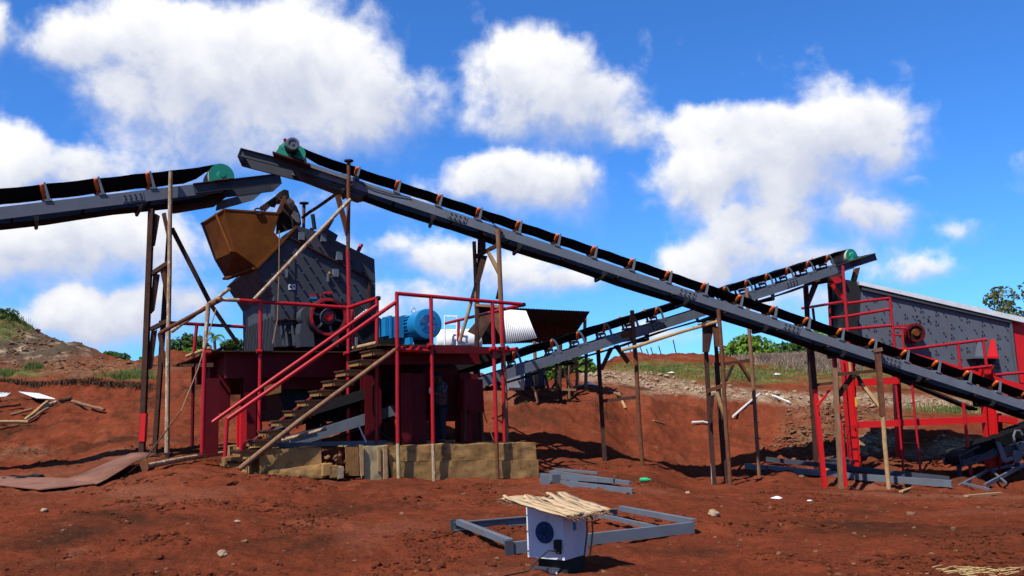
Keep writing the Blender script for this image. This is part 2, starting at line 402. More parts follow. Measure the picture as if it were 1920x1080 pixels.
# ------------------------------------------------------------------ terrain
# sections of the ground seen along columns of the view: (distance, height)
SECT = {
    -420: [(9, 0), (18, .5), (24, .9), (30, 2.2), (36, 4.2), (46, 7.5), (60, 9.0), (110, 6)],
    0: [(9, 0), (15, .25), (18.5, .36), (24, .60), (28, 1.2), (31, 2.1), (33.2, 2.75), (33.6, 3.2), (40, 4.2), (44, 5.2), (52, 8.4), (60, 8.4), (110, 5)],
    130: [(9, 0), (15, .25), (18.5, .36), (24, .60), (28, 1.2), (31, 2.0), (33.2, 2.6), (33.6, 3.1), (40, 4.1), (44, 4.9), (50, 6.5), (58, 6.2), (110, 4)],
    250: [(9, 0), (15, .3), (17.5, .46), (20.5, .68), (22.5, .74), (24.5, .88), (28, 1.35), (31, 1.9), (33.4, 2.5), (33.9, 2.95), (40, 3.9), (46, 4.75), (56, 4.5), (110, 3.5)],
    360: [(9, 0), (15, .35), (17.5, .50), (20, .58), (22.5, .62), (24.5, .8), (28, 1.3), (32, 2.2), (36, 3.2), (40, 4.0), (46, 4.9), (56, 4.6), (110, 3.5)],
    480: [(9, 0), (14, .2), (17.3, .48), (19, .35), (24, .62), (28, 1.2), (34, 2.6), (40, 3.6), (60, 4.6), (110, 3.5)],
    700: [(9, 0), (15, .05), (18.4, .12), (20, .2), (25, .6), (28, 1.1), (32, 2.2), (38, 3.0), (60, 4.5), (110, 3.5)],
    860: [(9, 0), (15, -.02), (19, 0), (22, .1), (24, .4), (27, 1.1), (30, 2.1), (36, 2.4), (60, 4.5), (110, 3.5)],
    1040: [(9, 0), (15, -.05), (20, -.08), (23, .1), (25, .5), (27.5, 1.25), (30.5, 2.1), (36, 2.3), (45, 2.9), (60, 3.5), (110, 3.0)],
    970: [(9, 0), (15, -.05), (20.5, -.1), (21.6, 0), (24, .35), (27, 1.1), (30, 2.15), (36, 2.3), (45, 2.9), (60, 3.5), (110, 3.0)],
    1100: [(9, 0), (15, -.05), (20, -.08), (24, .1), (26, .5), (28.5, 1.3), (31, 2.1), (36, 2.5), (45, 3.1), (60, 4.3), (75, 4.2), (110, 3.3)],
    1200: [(9, 0), (15, -.06), (20, -.15), (24, -.05), (27, .0), (29.5, .75), (33, 1.95), (34.5, 2.15), (40, 2.8), (50, 4.0), (60, 5.3), (75, 5.1), (110, 3.5)],
    1300: [(9, 0), (15, -.12), (20, -.4), (23.5, -.58), (27.5, -.45), (29.5, .1), (32, 1.1), (34.5, 1.95), (40, 2.5), (50, 3.7), (62, 5.3), (75, 5.2), (110, 3.5)],
    1450: [(9, 0), (15, -.2), (20.5, -.5), (24, -.62), (27.5, -.42), (30, .3), (33, 1.2), (36, 1.75), (39, 1.95), (48, 2.8), (58, 3.9), (66, 5.0), (85, 5.0), (110, 3.5)],
    1540: [(9, 0), (15, -.25), (22, -.65), (24.5, -.85), (28.5, -.5), (30.5, .4), (33, 1.3), (36, 1.7), (39, 1.95), (50, 2.9), (58, 3.9), (66, 5.0), (85, 5.0), (110, 3.5)],
    1620: [(9, 0), (15, -.28), (22, -.75), (24.6, -.98), (27.4, -.65), (29.5, -.52), (32, .3), (35, 1.2), (39, 1.85), (52, 3.1), (62, 4.5), (85, 4.6), (110, 3.5)],
    1750: [(9, 0), (15, -.3), (22, -.83), (24.6, -1.0), (27.5, -.72), (30, -.35), (33, .42), (38, 1.0), (46, 1.8), (55, 3.1), (66, 4.6), (85, 4.8), (110, 3.5)],
    1920: [(9, 0), (15, -.3), (22.5, -.95), (25, -1.05), (28, -.8), (31, -.4), (36, .6), (46, 1.8), (60, 3.6), (70, 4.7), (110, 3.5)],
    2350: [(9, 0), (15, -.3), (24, -.9), (30, -.3), (46, 2.0), (70, 4.7), (110, 3.5)],
}
RG = np.concatenate([np.arange(0, 60, .25), np.arange(60, 140, 2.0)])
sphi, scol = [], []
for px_, pr in sorted(SECT.items()):
    q = at(px_, 770, 25); f = q.xy.length / q.y; sphi.append(math.atan2(q.x, q.y))
    D = np.array([d for d, _ in pr]) * f; zz = np.array([z for _, z in pr])
    h = np.interp(RG, D, zz)
    k = np.ones(5) / 5; h = np.convolve(np.pad(h, 2, mode='edge'), k, mode='valid'); scol.append(h)
sphi = np.array(sphi); scol = np.array(scol)


def hbase(X, Y):
    X = np.asarray(X, float); Y = np.asarray(Y, float)
    ph = np.clip(np.arctan2(X, Y), sphi[0], sphi[-1] - 1e-6); r = np.minimum(np.hypot(X, Y), RG[-1] - 1e-3)
    back = np.clip((Y + 2) / 6, 0, 1)
    i = np.clip(np.searchsorted(sphi, ph, side='right') - 1, 0, len(sphi) - 2)
    t = (ph - sphi[i]) / (sphi[i + 1] - sphi[i]); t = t * t * (3 - 2 * t)
    j = np.clip(np.searchsorted(RG, r, side='right') - 1, 0, len(RG) - 2); w = (r - RG[j]) / (RG[j + 1] - RG[j])
    g = lambda c: scol[c, j] * (1 - w) + scol[c, j + 1] * w
    return (g(i) * (1 - t) + g(i + 1) * t) * back


def hnoise(x, y):
    r = math.hypot(x, y)
    a = .06 * fnoise(x * .35, y * .35, 1, 3) + .045 * fnoise(x * 1.7, y * 1.7, 3, 4) * min(1.0, r / 8)
    c = mnoise.noise(Vector((x * 2.3, y * 2.3, 9))) ; m = fnoise(x * .22, y * .22, 5, 2)
    if m > .05: a += .09 * max(0, c) * min(1, (m - .05) * 4) * min(1, r / 9)
    a += .020 * fnoise(x * 7, y * 7, 4, 3)
    if 8 < r < 22 and x > 0:
        for e in (0, 1.5):
            dl = abs((x - 2) * -.243 + (y - 11.2 - e) * .97)
            if dl < .16: a -= .035 * (1 - dl / .16)
    if r > 24:
        k = min(1, (r - 24) / 5); a += k * (.22 * fnoise(x * .45, y * .45, 7, 5) + .11 * fnoise(x * 1.6, y * 1.6, 2, 5) + .04 * fnoise(x * 6, y * 6, 8, 4))
    if x < -4 and r > 40: a += min(1, (r - 40) / 6) * .35 * fnoise(x * .3, y * .3, 11, 5)
    return a


def ground(x, y): return float(hbase(x, y)) + hnoise(x, y)


TS = 4.0 * 1.012 ** np.arange(0, 260)


def on_ground(px, py):
    """where the sight line through a pixel meets the ground"""
    d = ray(px, py); d = d / d.y; X_, Y_, Z_ = d.x * TS, TS, CAM.z + d.z * TS
    df = Z_ - hbase(X_, Y_); k = np.nonzero(df < 0)[0]
    if len(k) == 0: t = 62.0
    else:
        k = k[0]; t = TS[k] if k == 0 else TS[k - 1] + (TS[k] - TS[k - 1]) * df[k - 1] / (df[k - 1] - df[k])
    x, y = d.x * t, t
    return V(x, y, ground(x, y))


def G(x, y, up=0.0): return V(x, y, ground(x, y) + up)


CMi = np.array(CM.transposed())


def proj(P):
    q = (np.asarray(P) - np.array(CAM)) @ CMi.T
    zc = np.minimum(q[..., 2], -1e-3)
    return 960 + q[..., 0] / -zc * FPX, 540 - q[..., 1] / -zc * FPX


fine = np.linspace(R(-37), R(37), 720); side = np.linspace(R(37), R(323), 46)[1:-1]
phs = np.concatenate([fine, side]); rs = np.concatenate([[.0, 1.0, 2.0, 3.0], 4.0 * 1.0072 ** np.arange(0, 480), 4.0 * 1.0072 ** 480 * 1.16 ** np.arange(1, 18)])
PH, RR = np.meshgrid(phs, rs); X = RR * np.sin(PH); Y = RR * np.cos(PH); H = hbase(X, Y)
far = np.clip((RR - 140) / 300, 0, 1); H = H * (1 - far) + 1.0 * far
nv = len(phs); Hf = H.ravel().copy(); Xf, Yf, Rf, PF = X.ravel(), Y.ravel(), RR.ravel(), PH.ravel()
for i in range(len(Hf)):
    if 0 < Rf[i] < 130 and PF[i] < R(38): Hf[i] += hnoise(Xf[i], Yf[i])
PTS = np.stack([Xf, Yf, Hf], 1)
nr = len(rs); ii = np.arange(nr - 1)[:, None] * nv; kk = np.arange(nv)[None, :]; k2 = (kk + 1) % nv
Q = np.stack([ii + kk, ii + k2, ii + nv + k2, ii + nv + kk], -1).reshape(-1, 4)
me = bpy.data.meshes.new('ground'); me.from_pydata(PTS.tolist(), [], Q.tolist()); me.shade_smooth()
gpx, gpy = proj(PTS); front = (Yf > 4) & (np.abs(PF) < R(37))


def reg(lst, soft=.5):
    w = np.zeros(len(Hf))
    for (cx, cy, rx, ry) in lst:
        d = np.sqrt(((gpx - cx) / rx) ** 2 + ((gpy - cy) / ry) ** 2); w = np.maximum(w, np.clip((1.25 - d) / soft, 0, 1))
    return w * front


def band(pts, hw):
    w = np.zeros(len(Hf))
    for (x0, y0), (x1, y1) in zip(pts[:-1], pts[1:]):
        t = np.clip((gpx - x0) / (x1 - x0), 0, 1); d = np.abs(gpy - (y0 + (y1 - y0) * t)) / hw
        d = np.where((gpx < x0 - 2) | (gpx > x1 + 2), 9, d); w = np.maximum(w, np.clip((1.2 - d) / .5, 0, 1))
    return w * front


GRASSR = [(1230, 690, 90, 12), (1340, 700, 100, 16), (1420, 705, 120, 14), (1500, 690, 90, 24), (1600, 690, 120, 30), (1780, 690, 160, 40), (1780, 765, 90, 10), (240, 703, 55, 10), (60, 697, 30, 9), (15, 700, 20, 8), (20, 610, 40, 26), (1600, 745, 60, 6)]
far_ok = (Rf > 27)
wg = reg(GRASSR) * far_ok
PALER = [(1090, 702), (1200, 712), (1320, 733), (1480, 748), (1620, 748), (1800, 758), (1920, 765)]
wp = np.maximum(band(PALER, 13), reg([(1260, 735, 60, 5), (1640, 830, 40, 18), (1800, 838, 60, 16), (1730, 850, 40, 10)])) * (Rf > 26)
wb = np.maximum(reg([(90, 650, 130, 45), (100, 690, 200, 22), (250, 690, 90, 14), (1540, 800, 75, 60), (1560, 760, 70, 20), (40, 850, 70, 12), (1640, 800, 80, 50)], .8) * (Rf > 20), 0)
hill = reg([(60, 640, 120, 42)], .6) * (Rf > 42)
ca = me.color_attributes.new('zones', 'FLOAT_COLOR', 'POINT')
ca.data.foreach_set('color', np.stack([wg, wp, wb, hill], 1).ravel().astype(np.float32))
gm = bpy.data.materials.new('red_soil'); gm.use_nodes = True; N, L = gm.node_tree.nodes, gm.node_tree.links
bs = N['Principled BSDF']; bs.inputs['Roughness'].default_value = .96; bs.inputs['Specular IOR Level'].default_value = .0
gp = N.new('ShaderNodeNewGeometry').outputs['Position']


def tnoise(scale, detail=6, rough=.6, dist=0):
    t = N.new('ShaderNodeTexNoise'); L.new(gp, t.inputs['Vector']); t.inputs['Scale'].default_value = scale; t.inputs['Detail'].default_value = detail; t.inputs['Roughness'].default_value = rough; t.inputs['Distortion'].default_value = dist
    return t.outputs['Fac']


def mrange(x, a, b, lo=0, hi=1):
    m = N.new('ShaderNodeMapRange'); L.new(x, m.inputs[0]); m.inputs[1].default_value = a; m.inputs[2].default_value = b; m.inputs[3].default_value = lo; m.inputs[4].default_value = hi; return m.outputs[0]


def mixc(f, a, b):
    m = N.new('ShaderNodeMix'); m.data_type = 'RGBA'
    if isinstance(f, float): m.inputs['Factor'].default_value = f
    else: L.new(f, m.inputs['Factor'])
    for k, c in (('A', a), ('B', b)):
        if isinstance(c, tuple): m.inputs[k].default_value = (*c, 1)
        else: L.new(c, m.inputs[k])
    return m.outputs['Result']


def mm(op, a, b):
    m = N.new('ShaderNodeMath'); m.operation = op
    for i, x in enumerate((a, b)):
        if isinstance(x, (int, float)): m.inputs[i].default_value = x
        else: L.new(x, m.inputs[i])
    return m.outputs[0]


c = mixc(mrange(tnoise(.45, 5, .6), .35, .65), (.115, .0268, .0125), (.170, .0395, .0176))
c = mixc(mrange(tnoise(2.3, 8, .7), .42, .72), c, (.082, .0232, .0120))
c = mixc(mrange(tnoise(.28, 6, .65, .6), .52, .66), c, (.045, .0180, .0108))
c = mixc(mrange(tnoise(.8, 7, .7), .60, .76), c, (.185, .072, .040))
c = mixc(mrange(tnoise(.16, 5, .6, .4), .54, .66), c, (.155, .055, .031))
c = mixc(mrange(tnoise(9, 8, .75), .54, .70), c, (.048, .0145, .0082))
c = mixc(mrange(tnoise(12, 7, .75, .3), .60, .72), c, (.215, .088, .052))
c = mixc(mrange(tnoise(21, 5, .7), .56, .70), c, (.030, .0092, .0055))
c = mixc(mrange(tnoise(31, 4, .6), .68, .75), c, (.20, .115, .072))
za = N.new('ShaderNodeAttribute'); za.attribute_name = 'zones'; zs = N.new('ShaderNodeSeparateColor'); L.new(za.outputs['Color'], zs.inputs[0])
rub = mixc(mrange(tnoise(5, 8, .75), .40, .62), (0.0720, 0.0346, 0.0202), (0.2016, 0.1116, 0.0612))
hil = mixc(mrange(tnoise(.8, 8, .7), .50, .62), (0.0612, 0.0432, 0.0302), (0.2376, 0.1800, 0.1224))
n1 = tnoise(1.1, 7, .7)
c = mixc(mm('MULTIPLY', zs.outputs[2], mrange(n1, .35, .6)), c, rub)
c = mixc(za.outputs['Alpha'], c, hil)
gcol = mixc(mrange(tnoise(2.0, 7, .7), .38, .62), (0.0540, 0.0612, 0.0180), (0.1080, 0.1116, 0.0360))
c = mixc(mm('MULTIPLY', zs.outputs[0], mrange(tnoise(.7, 8, .7), .38, .54)), c, gcol)
pcol = mixc(mrange(tnoise(4.5, 7, .75), .38, .6), (0.1008, 0.0504, 0.0288), (0.2592, 0.1872, 0.1224))
c = mixc(mm('MULTIPLY', zs.outputs[1], mrange(tnoise(1.3, 7, .75), .34, .52)), c, pcol)
L.new(c, bs.inputs['Base Color'])
b1 = N.new('ShaderNodeBump'); b1.inputs['Strength'].default_value = .9; b1.inputs['Distance'].default_value = .085
hh_ = mm('ADD', mm('MULTIPLY', tnoise(5, 9, .72), 1.0), mm('MULTIPLY', tnoise(26, 6, .7), .45)); L.new(hh_, b1.inputs['Height']); L.new(b1.outputs[0], bs.inputs['Normal'])
me.materials.append(gm); gobj = bpy.data.objects.new('ground', me); COL.objects.link(gobj); kind(gobj, 'structure'); gobj['label'] = 'bare red earth yard rising to grassy banks behind'


# ---- loose clods, stones, grass: nobody could count them
ICO = None


def ico():
    global ICO
    if ICO is None:
        bm = bmesh.new(); bmesh.ops.create_icosphere(bm, subdivisions=2, radius=1); ICO = (np.array([v.co[:] for v in bm.verts]), np.array([[v.index for v in f.verts] for f in bm.faces])); bm.free()
    return ICO


def lumps(name, label, cat, mat, spots, sizes, flat=.75):
    bv, bf = ico(); n = len(bv); vs, fs = [], []
    for i, (p, s) in enumerate(zip(spots, sizes)):
        k = rng.uniform(.8, 1.18, (n, 1)) * (1 + .28 * np.sin(bv @ rng.normal(0, 2.2, 3) + rng.uniform(0, 6)))[:, None]; q = bv * k * np.array([s * rng.uniform(.8, 1.5), s * rng.uniform(.8, 1.5), s * flat * rng.uniform(.7, 1.2)])
        a = rng.uniform(0, 6.28); ca_, sa_ = math.cos(a), math.sin(a); q = q @ np.array([[ca_, sa_, 0], [-sa_, ca_, 0], [0, 0, 1]])
        vs.append(q + np.array(p) + np.array([0, 0, s * .2])); fs.append(bf + i * n)
    me_ = bpy.data.meshes.new(name); me_.from_pydata(np.concatenate(vs).tolist(), [], np.concatenate(fs).tolist()); me_.materials.append(mat)
    o = bpy.data.objects.new(name, me_); COL.objects.link(o); kind(o, 'stuff'); tag(o, label, cat); return o


def scatter(n, fun):
    out = []
    while len(out) < n:
        x, y = fun()
        out.append((x, y, ground(x, y)))
    return out


def wedge(d0, d1, u0=-.64, u1=.64, pw=1.0):
    def f():
        d = d0 + (d1 - d0) * rng.random() ** pw; return d * rng.uniform(u0, u1), d
    return f


def clump_wedge(d0, d1, pw=1.3):
    f = wedge(d0, d1, pw=pw)
    def g():
        while True:
            x, y = f()
            if fnoise(x * .55, y * .55, 21, 3) > .12 + .3 * rng.random(): return x, y
    return g


def pix_scatter(n, lst):
    out = []
    while len(out) < n:
        cx, cy, rx, ry = lst[rng.integers(len(lst))]; a = rng.normal(0, .5, 2)
        p = on_ground(cx + rx * a[0], cy + ry * a[1]); out.append(tuple(p))
    return out


sp = scatter(9000, clump_wedge(6.5, 25)); lumps('soil_clods', 'small crumbled red soil clods strewn over the yard', 'soil', CLODM, sp, np.minimum(rng.lognormal(-4.35, .5, len(sp)), .045))
sp = scatter(900, wedge(6.5, 27, pw=1.2)) + pix_scatter(260, [(40, 845, 60, 8), (60, 850, 50, 6)]); lumps('pebbles', 'small pale pebbles lying on the red earth', 'pebbles', STONEM, sp, rng.lognormal(-4.45, .5, len(sp)))


sp = pix_scatter(900, [(1130, 706, 50, 5), (1200, 713, 50, 6), (1260, 722, 50, 8), (1320, 733, 60, 8), (1400, 740, 60, 7), (1480, 747, 50, 5), (1640, 748, 60, 7), (1800, 758, 70, 7), (1640, 830, 35, 14), (1800, 836, 60, 12), (1720, 760, 60, 6)])
lumps('gravel', 'pale broken stones banked along the track on the slope', 'gravel', PSTONE, sp, rng.lognormal(-3.05, .45, len(sp)))
sp = pix_scatter(1300, [(1530, 800, 70, 50), (1560, 770, 60, 25), (1500, 830, 60, 25), (100, 690, 160, 14), (200, 680, 110, 12), (60, 640, 80, 30), (1600, 780, 60, 40)])
lumps('rubble', 'brown rubble covering the mound and the left bank', 'rubble', STONEM, sp, rng.lognormal(-3.1, .45, len(sp)))


def blades(name, label, cat, mat, spots, hmean, w=.02, lean=.5, per=6, spread=.12):
    vs, fs = [], []
    for (x, y, z) in spots:
        for _ in range(per):
            bx, by = x + rng.normal(0, spread), y + rng.normal(0, spread); h = hmean * rng.uniform(.5, 1.35); a = rng.uniform(0, 6.28); ln = lean * h * rng.uniform(.2, 1)
            dx, dy = math.cos(a), math.sin(a); wx, wy = -dy * w, dx * w; k = len(vs)
            vs += [(bx - wx, by - wy, z - .05), (bx + wx, by + wy, z - .05), (bx + dx * ln * .4 + wx * .8, by + dy * ln * .4 + wy * .8, z + h * .6), (bx + dx * ln * .4 - wx * .8, by + dy * ln * .4 - wy * .8, z + h * .6), (bx + dx * ln, by + dy * ln, z + h)]
            fs += [(k, k + 1, k + 2, k + 3), (k + 3, k + 2, k + 4)]
    me_ = bpy.data.meshes.new(name); me_.from_pydata(vs, [], fs); me_.materials.append(mat)
    o = bpy.data.objects.new(name, me_); COL.objects.link(o); kind(o, 'stuff'); tag(o, label, cat); return o


sp = pix_scatter(1300, [(1230, 690, 90, 10), (1340, 698, 90, 14), (1420, 704, 110, 12), (1500, 692, 90, 18), (1620, 690, 100, 22), (1790, 690, 120, 26), (1780, 766, 70, 8)])
blades('slope_grass', 'short green grass on the slope behind the conveyors', 'grass', GRASS, sp, .11, w=.02, per=6, spread=.35)
sp = pix_scatter(240, [(235, 704, 40, 6), (255, 700, 30, 6), (62, 697, 14, 5), (8, 702, 12, 4), (250, 708, 30, 4), (20, 606, 30, 18)])
blades('bank_grass', 'green grass tufts along the edge of the left bank', 'grass', GRASS, sp, .26, w=.009, lean=1.0, per=22, spread=.16)
sp = pix_scatter(1800, [(1480, 672, 60, 14), (1530, 680, 40, 16), (1430, 668, 40, 8), (1580, 680, 50, 14)])
blades('dry_grass', 'tall dry pale grass below the green trees', 'dry grass', DRYG, sp, .42, w=.014, lean=1.9, per=12, spread=.6)

sp = pix_scatter(520, [(30, 716, 30, 2), (80, 717, 30, 2), (130, 717, 30, 2), (180, 719, 25, 3), (225, 721, 25, 3), (265, 722, 20, 3)])
blades('hanging_roots', 'dark roots and turf hanging over the cut edge of the left bank', 'roots', ROOTS, [(x, y - .15, z + .08 + .06 * fnoise(x * .8, y, 3, 2)) for x, y, z in sp], -.26, w=.02, lean=-.35, per=8, spread=.2)

# ------------------------------------------------------------------ belt conveyors
class Conv:
    """local frame of a belt conveyor: s along it from tail to head, t across away from the front stringer, v square to the belt"""
    def __init__(c, P0, P1, w=.8):
        c.P0 = P0; c.L = (P1 - P0).length; c.u = (P1 - P0).normalized(); r = V(-c.u.y, c.u.x, 0).normalized()
        if r.y < 0: r = -r
        c.r = r; c.n = c.r.cross(c.u)
        if c.n.z < 0: c.n = -c.n
        c.w = w
    def __call__(c, s, t, v): return c.P0 + c.u * s + c.r * t + c.n * v
    def s_of(c, px):
        """distance along the front stringer whose image lies in the column px"""
        lo, hi = -30.0, c.L + 30
        f = lambda s: proj(np.array(c(s, 0, 0)))[0]
        for _ in range(50):
            m = (lo + hi) / 2
            if (f(m) < px) == (c.u.x > 0): lo = m
            else: hi = m
        return lo


def conveyor(cv, label, s0, s1, drum_s, drum_r, idlers, h=.22, curved=False, splices=(), top_v=.40, name='belt_conveyor', motor=False, nose=1.1, bracket_mat=None, flip=1, flat_len=.8, nose_v=0.0):
    w = cv.w; u, r, n = cv.u, cv.r, cv.n; base = cv((s0 + s1) / 2, w / 2, 0); base.z = ground(base.x, base.y)
    T = thing(name, label, 'conveyor', base)
    for t, sd in ((0, r), (w, -r)):
        MB().channel(cv(s0, t, -h / 2), cv(s1, t, -h / 2), h, .075, sd, n).build('stringer', GREY, T, smooth=False)
    # head frame past the drum
    hf = MB()
    for t, sd in ((-.012, -r), (w + .012, r)): hf.channel(cv(s1 - .75, t, -h / 2 + .02 + nose_v * .3), cv(s1 + nose, t, -h / 2 + .02 + nose_v), h * .92, .09, sd, n)
    hf.box(cv(s1 + nose + .01, w / 2, -h / 2 + .02 + nose_v), .012, w / 2 + .05, h * .5, u, r, n); hf.build('head_frame', DGREY, T, smooth=False)
    cbm, _ = MB().beam(cv(0, .02, -h + .05), cv(0, w - .02, -h + .05), .06, .05, n).mesh('cross_member', RUSTD, cv(0, 0, 0), False)
    s = s0 + .4
    while s < s1: place('cross_member', cbm, cv(s, 0, 0), T); s += 1.6
    # carrying belt: troughed, flattening towards the drum, round it and back underneath
    bw0, bw1 = .10, w - .10; vc = .15; top = vc + drum_r; rings = []
    def ring(s, k, dv=0.0):
        """k = 1 troughed, 0 flat"""
        tp = top; e = top_v * k + tp * (1 - k); m = .20 * k + tp * (1 - k)
        q = [(bw0, e), (bw0 + .09, (e + m) / 2 - .015 * k), (bw0 + .18, m), (w / 2, m - .008 * k), (bw1 - .18, m), (bw1 - .09, (e + m) / 2 - .015 * k), (bw1, e)]
        return [cv(s, t, v + dv) for t, v in q]
    sag = lambda s: -.018 * abs(math.sin(math.pi * (s - s0) / 1.02))
    ss = list(np.arange(s0, drum_s - 1.3, .34)) + [drum_s - 1.25, drum_s - .9, drum_s - .55, drum_s - .25]
    for s in ss:
        k = min(1, max(0, (drum_s - .05 - s) / flat_len)); k = k * k * (3 - 2 * k); rings.append(ring(s, k, sag(s)))
    for a in np.linspace(90, -90, 11):
        rings.append([cv(drum_s + math.cos(R(a)) * drum_r, t, vc + math.sin(R(a)) * drum_r) for t in np.linspace(bw0, bw1, 7)])
    lo = -h - .10
    for s in [drum_s - .6] + list(np.arange(drum_s - 1.2, s0, -.8)):
        rings.append([cv(s, t, lo - .02 * math.sin(s * 2.0)) for t in np.linspace(bw0, bw1, 7)])
    MB().loft(rings).build('belt', BLACK, T, smooth=False, solid=.014)
    # drum
    D = MB().lathe(cv(drum_s, .045, vc), r, [(0, drum_r * .97), (0, drum_r - .006), (w - .09, drum_r - .006), (w - .09, .05)], 28).build('drive_drum', CREAM, T)
    dc = MB().lathe(cv(drum_s, .030, vc), r, [(0, drum_r * .93), (.0, drum_r * .99), (.02, drum_r * .99)], 28)
    dc.lathe(cv(drum_s, -.03, vc), r, [(0, .02), (0, .11), (.065, .13)], 20); dc.build('drum_end', GREEN, D)
    bb = MB(); bb.prism([cv(drum_s + a, -.10, v) for a, v in ((-.2, .02), (.2, .02), (.2, .06), (.11, .10), (.09, .22), (0, .265), (-.09, .22), (-.11, .10), (-.2, .06))], r * .085)
    bb.lathe(cv(drum_s, -.115, vc), r, [(0, .045), (0, .075), (.02, .075)], 16); bb.build('bearing_block', GREEN, T)
    MB().box(cv(drum_s, -.06, .012), .27, .07, .012, u, r, n).build('bearing_seat', RUST, T)
    bt = MB()
    for a in (-.17, -.06, .06, .17): bt.tube(cv(drum_s + a, -.07, -.17), cv(drum_s + a, -.07, .03), .012, n=6)
    kind(bt.build('bolts', IRON, T), 'stuff')
    # idlers
    o0 = cv(0, 0, 0); cw_ = cv
    cv = lambda s_, t_, v_: cw_(s_ * flip, t_, v_)
    fr = MB()
    if curved:
        arc = [(.05, .0), (.055, .14), (.04, .26), (.0, .36), (-.06, .40)]
        q = [cv(a + .0, .01, v) for a, v in arc] + [cv(a - .075, .01, v - .01) for a, v in reversed(arc[:-1])]
        for k in range(len(arc) - 1):
            (a0, v0), (a1, v1) = arc[k], arc[k + 1]; fr.beam(cv(a0, .01, v0), cv(a1, .01, v1), .03, .055, u)
        fr.box(cv(-.05, .03, .02), .13, .035, .012, u, r, n); fr.tube(cv(.1, .0, .0), cv(.1, .0, .06), .022, n=8); fr.tube(cv(-.14, .0, .0), cv(-.14, .0, .05), .02, n=8)
    else:
        fr.prism([cv(a, -.005, v) for a, v in ((.01, 0), (.085, 0), (.055, top_v + .01), (.01, top_v + .015))], r * .02)
        fr.prism([cv(a, -.025, v) for a, v in ((.055, 0), (.085, 0), (.055, top_v - .02), (.04, top_v - .02))], r * .03)
        fr.box(cv(.03, .02, .012), .09, .045, .01, u, r, n); fr.tube(cv(.11, .02, .0), cv(.11, .02, .055), .014, n=6)
    fr.beam(cv(0, .0, .03), cv(0, w, .03), .06, .05, n)
    fr.prism([cv(a, w - .015, v) for a, v in ((.01, 0), (.085, 0), (.055, top_v + .01), (.01, top_v + .015))], r * .02)
    for t in (.26, w - .26): fr.beam(cv(0, t, .04), cv(0, t, .15), .04, .03, u)
    fme, _ = fr.mesh('idler', bracket_mat or GREY, o0, False)
    off = -.035
    wme, _ = MB().path([cv(off, .22, .18), cv(off, .19, .21), cv(off, .05, top_v - .03), cv(off, .03, top_v - .01)], [.03, .05, .05, .03], 12).mesh('roller', ORANGE, o0)
    cme, _ = MB().tube(cv(off, .28, .135), cv(off, w - .28, .135), .043, n=12).mesh('roller', ORANGE, o0)
    fme2, _ = MB().path([cv(off, w - .22, .18), cv(off, w - .19, .21), cv(off, w - .05, top_v - .03), cv(off, w - .03, top_v - .01)], [.03, .05, .05, .03], 12).mesh('roller', ORANGE, o0)
    cv = cw_
    for s in idlers:
        p = cv(s, 0, 0); I = place('idler', fme, p, T); I.rotation_euler = [random.uniform(-.025, .025) for _ in range(3)]
        for m_ in (wme, cme, fme2): place('roller', m_, p, I)
    # return rollers with their drop brackets
    rb = MB()
    for t in (.012, w - .012): rb.prism([cv(a, t - .006, v) for a, v in ((-.09, -h + .02), (.09, -h + .02), (.04, -h - .16), (-.02, -h - .16))], r * .012)
    rb.tube(cv(0, .02, lo - .055), cv(0, w - .02, lo - .055), .045, n=10)
    rme, _ = rb.mesh('return_roller', IRON, o0)
    s = s0 + .9
    while s < drum_s - 1.0: place('return_roller', rme, cv(s, 0, 0), T); s += 2.4
    for sp_ in splices:
        pl = MB().box(cv(sp_, -.008, -h / 2), .26, .006, h * .36, u, r, n).build('splice_plate', GREY, T, smooth=False)
        b_ = MB()
        for i in range(4):
            for j in (-1, 1): b_.lathe(cv(sp_ - .19 + i * .125, -.014, -h / 2 + j * .048), -r, [(0, .022), (.022, .022)], 6)
        kind(b_.build('bolts', IRON, pl), 'stuff')
    return T


TH = 30.0
E0 = at(745, 700, 19.4); F = Plane(E0, TH)                       # front of the crusher platform
ZD = 3.15                                                        # deck height

# feed conveyor at the left
K1 = Plane(at(418, 345, 22.6), TH)
a1 = K1(0, 388); b1_ = K1(418, 339)
c1 = Conv(a1, b1_, .9); s_l = -5.0
sid = [c1.s_of(x) for x in (-118, -18, 88, 190, 286)]
feed = conveyor(c1, 'conveyor rising from the left edge to a large green drum above the rusty hopper', s_l, c1.L - .05, c1.L, .345, sid, h=.30, top_v=.47, splices=(c1.s_of(247),), nose=1.6)
ch = MB(); p_ = c1(c1.L - .1, .75, -.30)
# lit chute plate under the nose, kinked
ch.prism([c1(c1.L - .15, .92, -.62), c1(c1.L + .95, .92, -.46), c1(c1.L + 1.5, .92, -.10), c1(c1.L + 1.45, .92, .06), c1(c1.L + .9, .92, -.24), c1(c1.L - .05, .92, -.36)], c1.r * .02)
ch.build('chute_plate', GREY, feed, smooth=False)
MB().prism([c1(c1.L - 1.5, .4, -.30), c1(c1.L + .2, .4, -.29), c1(c1.L - .2, .4, -.52), c1(c1.L - 1.3, .4, -.56)], c1.r * .45).build('belt_scraper_box', RUSTD, feed, smooth=False)

